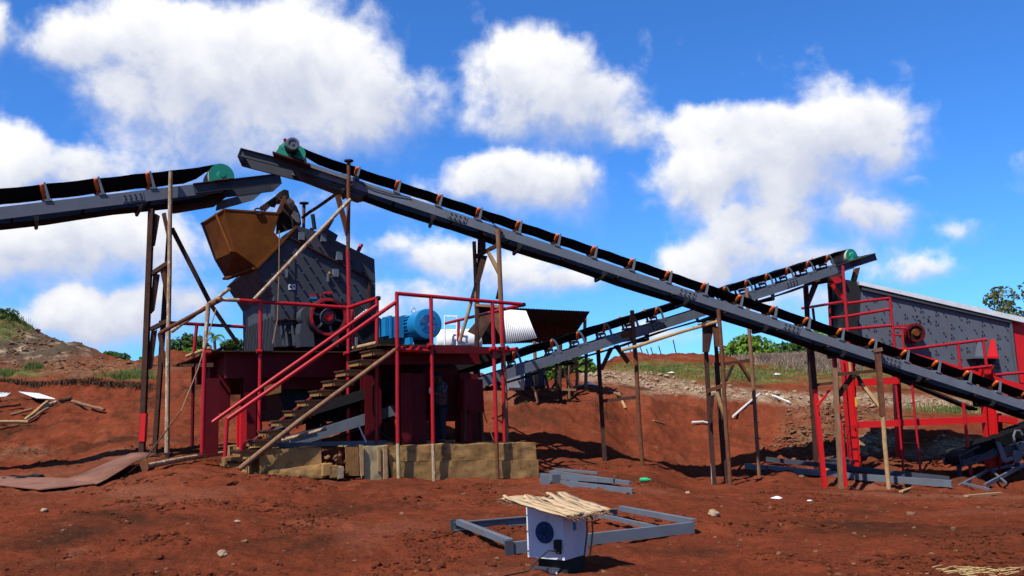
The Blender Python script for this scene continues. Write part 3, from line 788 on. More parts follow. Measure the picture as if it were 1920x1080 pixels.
# long return conveyor from the screen up to the hopper
a2 = at(1985, 774, 25.1); b2 = at(555, 299, 21.1)
c2 = Conv(a2, b2)
xs = (665, 742, 820, 895, 970, 1043, 1112, 1183, 1252, 1320, 1386, 1450, 1513, 1576, 1637, 1698, 1757, 1815, 1871, 1926)
ret = conveyor(c2, 'longest conveyor, descending from the crusher top to the lower right', -1.2, c2.L + .1, c2.L + .05, .24, [c2.s_of(x) for x in xs], h=.235, top_v=.345, splices=[c2.s_of(x) for x in (860, 1290, 1485, 1675)], nose=1.25, flip=-1, flat_len=.35, nose_v=-.2)
# drive on its head: gear case and motor
hd = c2(c2.L + .12, .0, .0); ax = (c2.r * -1 + c2.u * -.15).normalized()
gr = MB().lathe(c2(c2.L + .34, -.10, .14), ax, [(-.14, .08), (-.10, .15), (.08, .15), (.12, .08)], 20)
gr.prism([c2(c2.L + a, -.22, v) for a, v in ((.10, -.06), (.50, -.06), (.44, .18), (.32, .27), (.18, .22))], c2.r * .2)
gr.build('gear_case', GREEN, ret)
mo = MB().lathe(c2(c2.L + .20, -.02, .20), ax, [(-.1, .11), (.0, .145), (.46, .145), (.47, .165), (.58, .165), (.61, .15), (.61, .105), (.59, .10), (.59, .03), (.61, .03)], 24)
mo.build('drive_motor', GREY, ret)
mf = MB()
for k in range(14):
    a = 2 * math.pi * k / 14; q = ax.cross(Z).normalized(); q2 = ax.cross(q); dr = q * math.cos(a) + q2 * math.sin(a)
    mf.box(c2(c2.L + .20, -.02, .20) + ax * .25 + dr * .155, .22, .006, .02, ax, ax.cross(dr), dr)
kind(mf.build('cooling_fins', DGREY, ret, smooth=False), 'stuff')
MB().tube(c2(c2.L + .34, -.06, .24), c2(c2.L + .42, -.1, .40), .04, n=10).build('breather_cap', RED, ret)
MB().box(c2(c2.L + .05, -.24, -.12), .48, .2, .02, c2.u, c2.r, c2.n).build('motor_shelf', RUSTD, ret, smooth=False)
tr = MB().box(c2(c2.L - .95, -.05, -.10), .62, .07, .012, c2.u, c2.r, c2.n); tr.box(c2(c2.L - .95, -.115, -.06), .62, .008, .05, c2.u, c2.r, c2.n); tr.box(c2(c2.L - 1.56, -.05, -.05), .012, .07, .14, c2.u, c2.r, c2.n)
tr.build('side_tray', GREY, ret, smooth=False)
MB().prism([c2(c2.L - .1, .1, -.26), c2(c2.L - 2.0, .1, -.26), c2(c2.L - 1.75, .1, -.42), c2(c2.L - .2, .1, -.34)], c2.r * .6).build('head_chute', DGREY, ret, smooth=False)
cw = MB(); q = [c2(c2.s_of(x), -.03, v) for x, v in ((640, .02), (665, -.02), (700, -.10), (735, -.08), (770, .0))]; cw.path(q, .012, 6)
q = [c2(c2.s_of(x), -.035, v) for x, v in ((900, .12), (925, .02), (945, -.12), (937, -.3))]; cw.path(q, .012, 6)
cw.build('power_cable', IRON, ret)

# product conveyor from under the crusher up to the screen
a3 = at(1120, 639, 23.5); d3 = V(math.cos(R(24)), math.sin(R(24)), 0); K3 = Plane(a3, 24)
b3 = K3(1600, 488); c3 = Conv(a3, b3)
s_t = -8.9
xs = (975, 1046, 1095, 1145, 1195, 1242, 1328, 1369, 1410, 1448, 1487, 1525, 1562)
si = [c3.s_of(x) for x in xs]
prod = conveyor(c3, 'conveyor climbing from under the red platform to the screen top, small green drum', s_t, c3.L - .05, c3.L + .02, .235, si, h=.25, curved=True, splices=[c3.s_of(x) for x in (1232, 1483)], nose=1.0)
tp = MB().lathe(c3(s_t + .1, .05, .0), c3.r, [(0, .05), (0, .24), (.7, .24), (.7, .05)], 22); tp.build('tail_pulley', IRON, prod)
tf = MB(); tf.channel(c3(s_t - .5, -.1, .0), c3(s_t + .9, -.1, -.08), .2, .07, -c3.r, c3.n); tf.box(c3(s_t - .5, .3, 0), .015, .42, .1, c3.u, c3.r, c3.n); tf.box(c3(s_t + .25, -.12, .12), .02, .02, .22, c3.u, c3.r, c3.n); tf.box(c3(s_t + .0, -.12, .30), .26, .02, .02, c3.u, c3.r, c3.n)
tf.build('take_up_frame', GREY, prod, smooth=False)
sk = MB()
for t in (.06, .74): sk.box(c3(s_t + 3.4, t, .46), 2.9, .01, .12, c3.u, c3.r, c3.n)
sk.build('skirt_board', IRON, prod, smooth=False)

# stub of a fourth conveyor under the screen at the right edge
c4 = Conv(at(1795, 872, 26.0), at(1990, 812, 27.0), .8)
T = thing('belt_conveyor', 'dark conveyor tail low under the screen at the right edge', 'conveyor', c4(0, .4, -.5))
for t, sd in ((0, c4.r), (.8, -c4.r)): MB().channel(c4(.2, t, 0), c4(4.0, t, 0), .2, .07, sd, c4.n).build('stringer', DGREY, T, smooth=False)
MB().lathe(c4(.5, .05, .1), c4.r, [(0, .03), (0, .25), (.7, .25), (.7, .03)], 22).build('tail_pulley', IRON, T)
MB().prism([c4(.5, .1, .33), c4(4, .1, .55), c4(4, .1, .1), c4(.5, .1, -.14)], c4.r * .6).build('belt', BLACK, T)
b = MB(); pts = [c4(2.2, -.04, .1), c4(2.22, -.04, .34), c4(2.34, -.04, .48), c4(2.5, -.04, .44), c4(2.55, -.04, .3)]; b.path(pts, .035, 8); b.build('idler', GREY, T)
b = MB(); b.prism([c4(1.5, -.08, .35), c4(1.66, -.08, .30), c4(1.75, -.08, -.3), c4(1.55, -.08, -.3)], c4.r * .03); b.prism([c4(2.0, -.1, -.05), c4(2.35, -.1, -.1), c4(2.2, -.1, -.42), c4(1.95, -.1, -.42)], c4.r * .05); b.box(c4(2.7, -.09, -.02), .5, .03, .1, c4.u, c4.r, c4.n); b.build('guard_plate', GREY, T, smooth=False)
b = MB(); b.tube(c4(.1, -.05, -.1), c4(.1, -.05, .25), .025); b.tube(c4(.1, -.05, .25), c4(.9, -.05, .35), .025); b.tube(c4(.6, -.04, .0), c4(1.4, -.04, .16), .022); b.build('take_up_frame', DGREY, T)
for s in (.4, 2.6):
    q = c4(s, .4, -.05); MB().beam(q, V(q.x, q.y, ground(q.x, q.y) - .1), .1, .1, c4.u).build('leg', DGREY, T, smooth=False)

# ------------------------------------------------------------------ concrete foundation
fo = thing('concrete_foundation', 'stained two-course concrete foundation block under the red platform', 'foundation', F.at_z(860, 0, .15))
BO = .17
tl, trr = F(727, 835, BO), F(1004, 830, BO); ml, mr = F(729, 866, BO), F(1006, 862, BO); bl, br = F(738, 906, BO), F(1008, 901, BO)


def rough_block(q, depth, name, mat, parent, nx=60, ny=14, amp=.016):
    """front quad q = (top left, top right, bottom left, bottom right), uneven cast faces, running back by depth"""
    tl_, tr_, bl_, br_ = q; v, f = [], []
    for j in range(ny + 1):
        for i in range(nx + 1):
            a, b_ = i / nx, j / ny; p = (tl_ * (1 - a) + tr_ * a) * (1 - b_) + (bl_ * (1 - a) + br_ * a) * b_
            e = 1.6 if j in (0, ny) or i in (0, nx) else 1.0
            k = fnoise(p.x * 4.5, p.y * 4.5, p.z * 4.5, 5) * amp * e; p = p - F.b * k
            if j == 0: p.z += fnoise(p.x * 2.2, p.y * 2.2, 4, 4) * .025
            v.append(p)
    for j in range(ny):
        for i in range(nx): k = j * (nx + 1) + i; f.append((k, k + 1, k + nx + 2, k + nx + 1))
    n0 = len(v); W_ = nx + 1
    v += [v[i] + F.b * depth for i in range(W_)] + [v[ny * W_ + i] + F.b * depth for i in range(W_)]
    for i in range(nx):
        f.append((i + 1, i, n0 + i, n0 + i + 1)); f.append((n0 + i + 1, n0 + i, n0 + W_ + i, n0 + W_ + i + 1))
    f.append(tuple([j * W_ for j in range(ny + 1)] + [n0 + W_, n0])); f.append(tuple([j * W_ + nx for j in range(ny, -1, -1)] + [n0 + nx, n0 + W_ + nx]))
    return MB().add(v, f).build(name, mat, parent)


up = rough_block((tl, trr, ml + V(0, 0, .006), mr + V(0, 0, .006)), 4.2, 'upper_course', CONC, fo)
lo_ = rough_block((ml - F.b * .035, mr - F.b * .035 + F.u * .03, bl - F.b * .04 - V(0, 0, .25), br - F.b * .04 - V(0, 0, .25)), 4.2, 'lower_course', CONC, fo)
w2 = thing('foundation_wall', 'low crumbling concrete wall beneath the stairs', 'wall', F.at_z(600, .3, .14))
LO = .14
rough_block((F(486, 842, LO), F(602, 838, LO), F(488, 892, LO), F(604, 900, LO)), 3.4, 'wall_face', CONC, w2, nx=16)
rough_block((F(602.5, 839, LO + .10), F(650, 838, LO + .10), F(604.5, 905, LO + .10), F(652, 908, LO + .10)), 3.3, 'rubble_core', CLODM, w2, nx=14, ny=10, amp=.09)
rough_block((F(682, 838, LO), F(726, 836, LO), F(684, 905, LO), F(730, 908, LO)), 3.4, 'pale_infill', CONCP, w2, nx=8)
rough_block((F(500, 884, LO - .12), F(612, 868, LO - .12), F(500, 900, LO - .12), F(612, 896, LO - .12)), .16, 'footing', CONC, w2, nx=14, ny=5, amp=.05)
for (x0, x1, y0, y1, o) in ((648.5, 672, 838, 892, .09), (675, 681.5, 835, 892, .07), (708, 713, 838, 884, .09), (719, 726, 836, 902, .07)):
    MB().prism([F(x0, y0, o), F(x1, y0, o), F(x1 + 1, y1, o), F(x0 + 1, y1, o)], F.b * .045).build('formwork_board', STEP if x0 < 674 else PTIMBER, w2, smooth=False)
sp = [tuple(F(x, y, LO + rng.uniform(-.06, .02))) for x, y in zip(rng.uniform(596, 650, 26), rng.uniform(842, 892, 26))]
bv, bf = ico(); m_ = MB()
for p in sp:
    k = bv * (1 + .3 * np.sin(bv @ rng.normal(0, 2, 3) + rng.uniform(0, 6)))[:, None] * rng.uniform(.025, .06); m_.add([tuple(np.array(p) + q) for q in k], [tuple(t) for t in bf])
kind(m_.build('broken_stones', STONEM, w2, smooth=False), 'stuff')
for (x, y, sx) in ((612, 880, .10), (624, 884, .09), (636, 886, .07)):
    MB().box(F(x, y, LO - .16), sx, .09, .12, (F.u + Z * .1).normalized(), F.b).build('loose_block', CONC if x < 630 else PSTONE, w2, smooth=False)

# ------------------------------------------------------------------ red platform
pf = thing('crusher_platform', 'red steel platform with pipe railings carrying the grey crusher', 'platform', F.w(-1.0, 2.5, .9))
aA = F.a(F(398, 700, 2.2)); aR = F.a(F(950, 655, 0)); aC = F.a(F(712, 640, 0)); OB = 7.6


def slab(a0, a1, o0, o1, z0, z1, mat, name, parent):
    return MB().hexa([F.w(a0, o0, z0), F.w(a1, o0, z0), F.w(a1, o1, z0), F.w(a0, o1, z0), F.w(a0, o0, z1), F.w(a1, o0, z1), F.w(a1, o1, z1), F.w(a0, o1, z1)]).build(name, mat, parent, smooth=False)


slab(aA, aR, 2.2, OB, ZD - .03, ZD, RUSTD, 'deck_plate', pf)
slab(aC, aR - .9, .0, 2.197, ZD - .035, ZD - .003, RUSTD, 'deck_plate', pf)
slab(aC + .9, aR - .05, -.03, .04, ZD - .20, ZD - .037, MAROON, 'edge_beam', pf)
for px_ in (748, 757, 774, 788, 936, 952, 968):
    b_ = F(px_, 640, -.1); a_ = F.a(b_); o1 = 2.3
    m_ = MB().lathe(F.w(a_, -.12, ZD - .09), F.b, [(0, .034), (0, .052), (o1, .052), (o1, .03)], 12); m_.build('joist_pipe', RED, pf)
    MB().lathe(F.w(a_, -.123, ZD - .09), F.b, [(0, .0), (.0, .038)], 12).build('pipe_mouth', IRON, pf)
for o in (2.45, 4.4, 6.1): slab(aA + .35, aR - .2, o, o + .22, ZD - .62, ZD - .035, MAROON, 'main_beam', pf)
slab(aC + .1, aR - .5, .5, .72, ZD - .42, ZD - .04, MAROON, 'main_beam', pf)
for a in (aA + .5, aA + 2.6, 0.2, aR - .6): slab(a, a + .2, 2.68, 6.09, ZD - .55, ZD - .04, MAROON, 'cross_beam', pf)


def column(px, o, wd, dp, z0=.82, mat=MAROON, z1=ZD - .62):
    a = F.a(F(px, 760, o)); m_ = MB()
    m_.hexa([F.w(a - wd / 2, o, z0), F.w(a + wd / 2, o, z0), F.w(a + wd / 2, o + .03, z0), F.w(a - wd / 2, o + .03, z0), F.w(a - wd / 2, o, z1), F.w(a + wd / 2, o, z1), F.w(a + wd / 2, o + .03, z1), F.w(a - wd / 2, o + .03, z1)])
    m_.hexa([F.w(a - wd / 2, o + dp - .03, z0), F.w(a + wd / 2, o + dp - .03, z0), F.w(a + wd / 2, o + dp, z0), F.w(a - wd / 2, o + dp, z0), F.w(a - wd / 2, o + dp - .03, z1), F.w(a + wd / 2, o + dp - .03, z1), F.w(a + wd / 2, o + dp, z1), F.w(a - wd / 2, o + dp, z1)])
    m_.hexa([F.w(a - .02, o + .03, z0), F.w(a + .02, o + .03, z0), F.w(a + .02, o + dp - .03, z0), F.w(a - .02, o + dp - .03, z0), F.w(a - .02, o + .03, z1), F.w(a + .02, o + .03, z1), F.w(a + .02, o + dp - .03, z1), F.w(a - .02, o + dp - .03, z1)])
    m_.hexa([F.w(a - wd * .8, o - .06, z0), F.w(a + wd * .8, o - .06, z0), F.w(a + wd * .8, o + dp + .06, z0), F.w(a - wd * .8, o + dp + .06, z0), F.w(a - wd * .8, o - .06, z0 + .03), F.w(a + wd * .8, o - .06, z0 + .03), F.w(a + wd * .8, o + dp + .06, z0 + .03), F.w(a - wd * .8, o + dp + .06, z0 + .03)])
    return m_.build('column', mat, pf, smooth=False)


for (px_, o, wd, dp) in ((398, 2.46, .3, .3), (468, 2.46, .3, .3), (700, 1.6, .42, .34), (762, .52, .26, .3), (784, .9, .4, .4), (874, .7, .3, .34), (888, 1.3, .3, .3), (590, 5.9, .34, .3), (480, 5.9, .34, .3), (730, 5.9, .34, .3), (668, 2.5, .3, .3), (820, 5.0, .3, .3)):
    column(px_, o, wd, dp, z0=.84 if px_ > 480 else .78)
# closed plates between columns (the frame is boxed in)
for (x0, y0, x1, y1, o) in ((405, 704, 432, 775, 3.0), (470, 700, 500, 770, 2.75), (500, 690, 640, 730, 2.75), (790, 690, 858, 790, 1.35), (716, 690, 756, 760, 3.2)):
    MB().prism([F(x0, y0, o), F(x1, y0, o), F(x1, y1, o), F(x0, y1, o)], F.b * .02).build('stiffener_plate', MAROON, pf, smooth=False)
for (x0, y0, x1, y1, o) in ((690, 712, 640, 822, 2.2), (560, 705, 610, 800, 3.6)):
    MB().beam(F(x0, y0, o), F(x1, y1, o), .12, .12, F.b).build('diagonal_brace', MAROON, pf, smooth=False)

PR = .046


def pipe(name, pts, r=PR, mat=RED, parent=None, n=12):
    pts = [Vector(p) for p in pts]
    if len(pts) == 2 and (pts[1] - pts[0]).length > .9:          # site-welded pipe is never dead straight
        a_, b_ = pts; L_ = (b_ - a_).length; sd = random.uniform(0, 50); rr0, rr1 = (r if isinstance(r, (list, tuple)) else (r, r))
        pts = [a_ * (1 - t) + b_ * t + Vector((fnoise(sd + t * 2, 0, 1, 2), fnoise(sd + t * 2, 4, 1, 2), fnoise(sd + t * 2, 9, 1, 2))) * (.011 * L_ * t * (1 - t)) for t in (0, .17, .33, .5, .67, .83, 1)]
        r = [rr0 * (1 - t) + rr1 * t for t in (0, .17, .33, .5, .67, .83, 1)]
    m_ = MB().path(pts, r, n)
    return m_.build(name, mat, parent)


# railing posts (bottom parts below the deck unpainted) and rails
def post(px0, py0, px1, py1, o, mat=RED, r=PR, parent=None, sleeve=None):
    p = pipe('post', [F(px0, py0, o), F(px1, py1, o)], r, mat, parent or pf)
    return p


post(744, 549, 746, 831, 0); pipe('post_foot', [F(746, 831.5, 0), F(748, 910, 0)], PR * .95, CONCP, pf)
post(808, 557, 812, 831, 0); pipe('post_foot', [F(812, 831.5, 0), F(814, 911, 0)], PR * .95, BARK, pf)
post(923, 566, 931, 828, 0); pipe('post_foot', [F(931, 828.5, 0), F(934, 908, 0)], PR * .95, RUST, pf)
post(942, 655, 946, 828, .45); post(941, 568, 942, 648, .5)
post(653, 576, 653, 832, 2.05); post(652, 470, 655, 576, 2.15, r=.05); pipe('post_top', [F(654, 302, 2.15), F(652.5, 470.5, 2.15)], .05, RUST, pf)
MB().lathe(F(654, 302, 2.15), Z, [(-.01, .12), (.02, .12), (.02, .03)], 16).build('post_cap_plate', RUSTD, pf)
pipe('pipe_stand', [F(570, 382, 4.4), F(569, 440, 4.4)], .045, RUST, pf); MB().lathe(F(570, 382, 4.4), Z, [(0, .13), (.03, .13), (.03, .03)], 16).build('post_cap_plate', RUSTD, pf)
post(661, 580, 661, 652, 2.6)
post(489, 566, 486, 812, 2.12); post(391, 568, 384, 652, 2.12, BARK, .05); post(384, 652, 379, 848, 2.12, r=.05)
post(369, 608, 363, 668, 6.2); post(363, 668, 360, 836, 6.2, MAROON); post(707, 560, 706, 830, 1.0)
post(860, 603, 859, 640, 5.3)
pipe('rail', [F(742, 550, 0), F(983, 571, 0)], PR, RED, pf); pipe('rail', [F(983, 571, 0), F(836, 606, 5.3)], PR, RED, pf); MB().lathe(F(983, 571, -.06), F.b, [(0, .0), (0, .052), (.12, .052), (.12, 0)], 12).build('rail_elbow', IRON, pf)
pipe('rail', [F(748, 656, 0), F(809, 658, 0)], PR, RED, pf)
pipe('rail', [F(403, 561, 2.12), F(448, 563, 2.12)], PR, BARK, pf); pipe('rail', [F(448, 563, 2.12), F(653, 577, 2.12)], PR, RED, pf)
pipe('rail', [F(653, 577, 2.05), F(707, 559, 1.0)], PR, RED, pf); MB().lathe(F(708, 559, .97), F.u, [(-.02, .0), (-.02, .055), (.06, .055), (.06, 0)], 12).build('rail_elbow', IRON, pf)
pipe('rail', [F(298, 604, 6.2), F(458, 613, 6.2)], PR, RED, pf)
for (x, y, o) in ((486, 659, 2.05), (390, 661, 2.05), (649, 663, 1.98), (806, 648, -.07), (922, 655, -.07), (945, 655, .4)):
    MB().lathe(F(x, y, o) - F.u * .06, F.u, [(0, .0), (0, .05), (.12, .05), (.12, 0)], 10).build('rail_clamp', RED, pf)
# side sheet of the deck at the left, drooping
MB().prism([F(432, 648, 2.25), F(412, 652, 2.25), F(324, 685, 6.3), F(345, 682, 6.6)], V(0, 0, -.03)).build('side_sheet', RUSTD, pf, smooth=False)
pipe('sheet_edge_pole', [F(350, 668, 4.6), F(395, 652, 2.6)], .04, PTIMBER, pf)
MB().prism([F(325, 684, 6.2), F(400, 680, 2.6), F(400, 688, 2.6), F(325, 688, 6.2)], F.b * .02).build('side_skirt', RUSTD, pf, smooth=False)

# dark discharge box hanging under the crusher
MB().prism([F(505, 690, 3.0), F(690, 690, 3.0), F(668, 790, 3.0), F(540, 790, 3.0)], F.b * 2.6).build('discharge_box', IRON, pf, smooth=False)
MB().prism([F(400, 690, 6.3), F(760, 690, 6.3), F(760, 740, 6.3), F(400, 740, 6.3)], F.b * .04).build('rear_plate', MAROON, pf, smooth=False)  # back plate added to block light under the deck

# ------------------------------------------------------------------ stairs
stp = thing('staircase', 'timber-tread stairs with twin red handrails up to the platform', 'stairs', F(452, 875, .4))
nst = 12
for k in range(nst):
    t = k / (nst - 1); x0 = 425 + (690 - 425) * t; y0 = 866 + (662 - 866) * t
    A_ = F(x0 + 2, y0, .92); B_ = F(x0 + 36, y0 - 4, .08); z = (A_.z + B_.z) / 2; A_.z = B_.z = z
    a0, a1 = F.a(A_), F.a(B_)
    am = (a0 + a1) / 2
    tread = MB(); tread.hexa([F.w(am - .26, .10, z - .10), F.w(am + .1, .10, z - .10), F.w(am + .1, .90, z - .10), F.w(am - .26, .90, z - .10), F.w(am - .26, .10, z - .005), F.w(am + .1, .10, z - .005), F.w(am + .1, .90, z - .005), F.w(am - .26, .90, z - .005)])
    T = tread.build('tread', STEP, stp, smooth=False)
    m_ = MB(); m_.hexa([F.w(am - .29, .06, z - .002), F.w(am + .16, .06, z - .002), F.w(am + .16, .94, z - .002), F.w(am - .29, .94, z - .002), F.w(am - .29, .06, z + .03), F.w(am + .16, .06, z + .03), F.w(am + .16, .94, z + .03), F.w(am - .29, .94, z + .03)])
    m_.build('tread_plate', RUSTD, T, smooth=False)
    m_ = MB().hexa([F.w(am + .02, .07, z - .12), F.w(am + .055, .07, z - .12), F.w(am + .055, .097, z - .12), F.w(am + .02, .097, z - .12), F.w(am + .02, .07, z - .003), F.w(am + .055, .07, z - .003), F.w(am + .055, .097, z - .003), F.w(am + .02, .097, z - .003)])
    m_.tube(F.w(am + .07, .05, z - .16), F.w(am + .07, .05, z - .01), .02, n=8); m_.build('tread_bracket', RED, T, smooth=False)
    m_ = MB().hexa([F.w(am + .105, .10, z - .10), F.w(am + .20, .10, z - .10), F.w(am + .20, .9, z - .10), F.w(am + .105, .9, z - .10), F.w(am + .105, .10, z - .006), F.w(am + .20, .10, z - .006), F.w(am + .20, .9, z - .006), F.w(am + .105, .9, z - .006)]); m_.build('tread_end', STEP, T, smooth=False)
pipe('stringer_pole', [F(448, 880, .0), F(560, 790, .0), F(742, 655, .02)], [.055, .05, .045], TIMBER, stp)
pipe('stringer_pole', [F(420, 868, .98), F(712, 652, .98)], .05, MAROON, stp)
pipe('handrail', [F(397, 793, .98), F(706, 573, .98)], PR, RED, stp); pipe('handrail', [F(427, 786, .0), F(743, 566, .0)], PR, RED, stp)
pipe('post', [F(426, 784, .0), F(422, 856, .0)], PR * .9, RED, stp)
MB().beam(F(456, 762, .25), F(455, 854, .25), .12, .12, F.b).build('post', REDD, stp, smooth=False); MB().beam(F(449, 768, .4), F(448, 838, .4), .10, .10, F.b).build('post', REDD, stp, smooth=False)
pipe('landing_pole', [F(662, 653, 1.2), F(706, 643, .6)], .045, PTIMBER, stp)
MB().prism([F(421, 858, .1), F(456, 856, .1), F(456, 869, .1), F(421, 871, .1)], F.b * .3).build('bottom_step', STEP, stp, smooth=False)
MB().prism([F(496, 724, 1.6), F(527, 716, 1.6), F(527, 736, 1.6), F(497, 742, 1.6)], F.b * .05).build('wooden_chock', STEP, stp, smooth=False)

# ------------------------------------------------------------------ crusher
CO, CDP = 3.2, 3.5
cr = thing('impact_crusher', 'dark grey impact crusher with red-rimmed flywheel on the platform', 'crusher', F.w(-2.6, 4.2, ZD))


def cp(px, py, o=0.0): return F(px, py, CO + o)


side_lo = [cp(480, 501), cp(528, 454), cp(546, 447), cp(690, 522), cp(704, 532), cp(704, 650), cp(516, 650), cp(514, 555)]
MB().prism(side_lo, F.b * CDP).build('lower_housing', DGREY, cr, smooth=False)
side_up = [cp(529, 452, .02), cp(557, 423, .02), cp(600, 436, .02), cp(632, 452, .02), cp(702, 486, .02), cp(704, 530, .02), cp(690, 520.5, .02), cp(546, 445.5, .02)]
MB().prism(side_up, F.b * (CDP - .04)).build('upper_housing', DGREY, cr, smooth=False)
fl = MB(); fl.beam(cp(545, 446, -.04), cp(691, 522, -.04), .09, .035, V(0, 0, 1)); fl.beam(cp(692, 523, -.04), cp(692, 600, -.04), .06, .07, F.b); fl.build('split_flange', RUSTD, cr, smooth=False)
fl = MB(); fl.beam(cp(422, 523, 2.9), cp(480, 503, -.03), .14, .06); fl.beam(cp(480, 503, -.03), cp(530, 453, -.03), .12, .06); fl.beam(cp(530, 453, -.03), cp(556, 424, -.03), .10, .05); fl.build('inlet_flange', ORUST, cr, smooth=False)
fl = MB(); fl.beam(cp(517, 600, -.05), cp(585, 598, -.05), .12, .035); fl.prism([cp(517, 600, .0) - F.u * .06, cp(517, 600, 1.6) - F.u * .06, cp(517, 604, 1.6) - F.u * .06, cp(517, 604, 0) - F.u * .06], F.u * .06); fl.build('base_flange', RUSTD, cr, smooth=False)
for k in range(9):
    a = F.a(cp(515, 620)); o = CO + .12 + k * .33
    MB().hexa([F.w(a - .14, o, ZD + .02), F.w(a, o, ZD + .02), F.w(a, o + .035, ZD + .02), F.w(a - .14, o + .035, ZD + .02), F.w(a - .07, o, ZD + .95), F.w(a, o, ZD + .95), F.w(a, o + .035, ZD + .95), F.w(a - .07, o + .035, ZD + .95)]).build('side_rib', DGREY, cr, smooth=False)
for px_ in (524, 532, 545, 560, 573):
    MB().prism([cp(px_, 602, -.04), cp(px_ + 3, 602, -.04), cp(px_ + 9, 648, -.22), cp(px_ + 5, 648, -.22)], F.b * .05).build('base_rib', DGREY, cr, smooth=False)
MB().prism([cp(532, 612, -.02), cp(562, 606, -.02), cp(562, 624, -.10), cp(536, 626, -.10)], F.b * .015).build('inspection_cover', IRON, cr, smooth=False)
# bolts over the liner plates
bo = MB(); bn = 0
for r_ in range(9):
    for k in range(9):
        x = 500 + k * 23.5 + (r_ % 2) * 11; y = 470 + r_ * 15.5 + (x - 520) * .22
        if y > 590 or y < 445 + max(0, (x - 540)) * .55 + 8 or x > 686 or (x < 516 and y > 530) or y < 520 - (x - 480) * .75: continue
        bo.lathe(cp(x, y, -.055), F.b, [(0, .022), (.0, .026), (.06, .026)], 7); bn += 1
for x, y in ((565, 440), (580, 452), (600, 462), (660, 490), (683, 510), (640, 482)): bo.lathe(cp(x, y, -.05), F.b, [(0, .022), (.08, .024)], 7)
kind(bo.build('bolts', DGREY, cr), 'stuff')
for (x, y, s_) in ((606, 446, 1.), (636, 480, 1.1), (565, 443, 1.), (629, 512, 1.)):
    m_ = MB(); m_.box(cp(x, y, -.06), .07 * s_, .06, .10 * s_, F.u, F.b); m_.build('lifting_lug', GREY, cr, smooth=False)
for (x0, y0, x1, y1) in ((615, 513, 615, 528), (623, 513, 629, 521), (650, 496, 655, 483), (538, 505, 538, 520)):
    MB().beam(cp(x0, y0, -.05), cp(x1, y1, -.05), .05, .06, F.b).build('hinge_lug', GREY, cr, smooth=False)
m_ = MB(); m_.prism([cp(600, 432, .3), cp(613, 428, .3), cp(634, 441, .3), cp(629, 452, .3), cp(612, 442, .3)], F.b * 1.3); m_.build('top_bracket', DGREY, cr, smooth=False)
for (x0, y0, x1, y1, o, mt, nm) in ((590, 430, 586, 402, .5, IRON, 'adjusting_rod'), (584, 436, 585, 428, .3, RED, 'adjusting_rod'), (612, 430, 623, 411, .7, RED, 'adjusting_rod'), (671, 472, 678, 458, .8, RED, 'adjusting_rod')):
    MB().tube(cp(x0, y0, o), cp(x1, y1, o), .055 if nm else .03, n=12).build(nm, mt, cr)
# labels
for (x0, x1, y0, y1, mt) in ((541, 546.5, 533, 543, WHITE), (548.5, 554, 533, 543, WHITE)):
    q = MB().prism([cp(x0, y0, -.012), cp(x1, y0, -.012), cp(x1, y1, -.012), cp(x0, y1, -.012)], F.b * .01).build('notice_label', mt, cr, smooth=False)
    xm = (x0 + x1) / 2; MB().prism([cp(xm - 1, y0 + 2, -.016), cp(xm + 1.4, y0 + 2, -.016), cp(xm + 1.4, y1 - 3, -.016), cp(xm - 1, y1 - 3, -.016)], F.b * .003).build('notice_figure', IRON, q, smooth=False)
lb = MB().prism([cp(581, 551, -.012), cp(594, 552, -.012), cp(594, 556, -.012), cp(581, 556, -.012)], F.b * .01).build('name_plate', RED, cr, smooth=False)
MB().prism([cp(581, 556.4, -.012), cp(594, 556.4, -.012), cp(594, 561, -.012), cp(581, 560, -.012)], F.b * .01).build('name_plate_band', BLUE, lb, smooth=False)
MB().prism([cp(615, 513, -.012), cp(620, 513, -.012), cp(617.5, 508, -.012)], F.b * .01).build('warning_triangle', YELLOW, cr, smooth=False)
for x in (613, 621): MB().lathe(cp(x, 549, -.14), F.b, [(0, .03), (0, .04), (.14, .04)], 10).build('grease_cap', RED, cr)
MB().prism([cp(600, 551, -.03), cp(603, 551, -.03), cp(603, 563, -.03), cp(600, 563, -.03)], F.b * .02).build('guard_stay', RED, cr, smooth=False)
# flywheel
WC = F(616, 594, CO - .78); wz = -F.b
rim = MB().lathe(WC, F.b, [(0, .39), (0, .47), (.02, .485), (.40, .485), (.42, .47), (.42, .385), (.30, .385), (.10, .385), (0, .39)], 40).build('flywheel', IRON, cr)
MB().lathe(WC - F.b * .006, F.b, [(.03, .395), (0, .40), (0, .468), (.03, .478)], 40, caps=False).build('rim_face', RED, rim)
MB().lathe(WC + F.b * .16, F.b, [(0, .0), (.0, .39)], 32).build('flywheel_web', IRON, rim)
MB().lathe(WC - F.b * .02, F.b, [(0, .10), (-.0, .185), (.04, .205), (.3, .21)], 28).build('hub', DGREY, rim)
MB().lathe(WC - F.b * .05, F.b, [(0, .0), (0, .10), (.02, .125), (.1, .13)], 24).build('hub_cap', REDD, rim)
hb = MB()
for k in range(6):
    a = k * math.pi / 3; hb.lathe(WC - F.b * .058 + (F.u * math.cos(a) + Z * math.sin(a)) * .075, F.b, [(0, .014), (.02, .014)], 6)
kind(hb.build('bolts', IRON, rim), 'stuff')
for k in range(5):
    a = R(-8 - k * 60 - 6); d_ = F.u * math.cos(a) + Z * math.sin(a)
    MB().beam(WC + F.b * .10 + d_ * .2, WC + F.b * .10 + d_ * .39, .06, .05, F.b).build('spoke', GREY, rim, smooth=False)
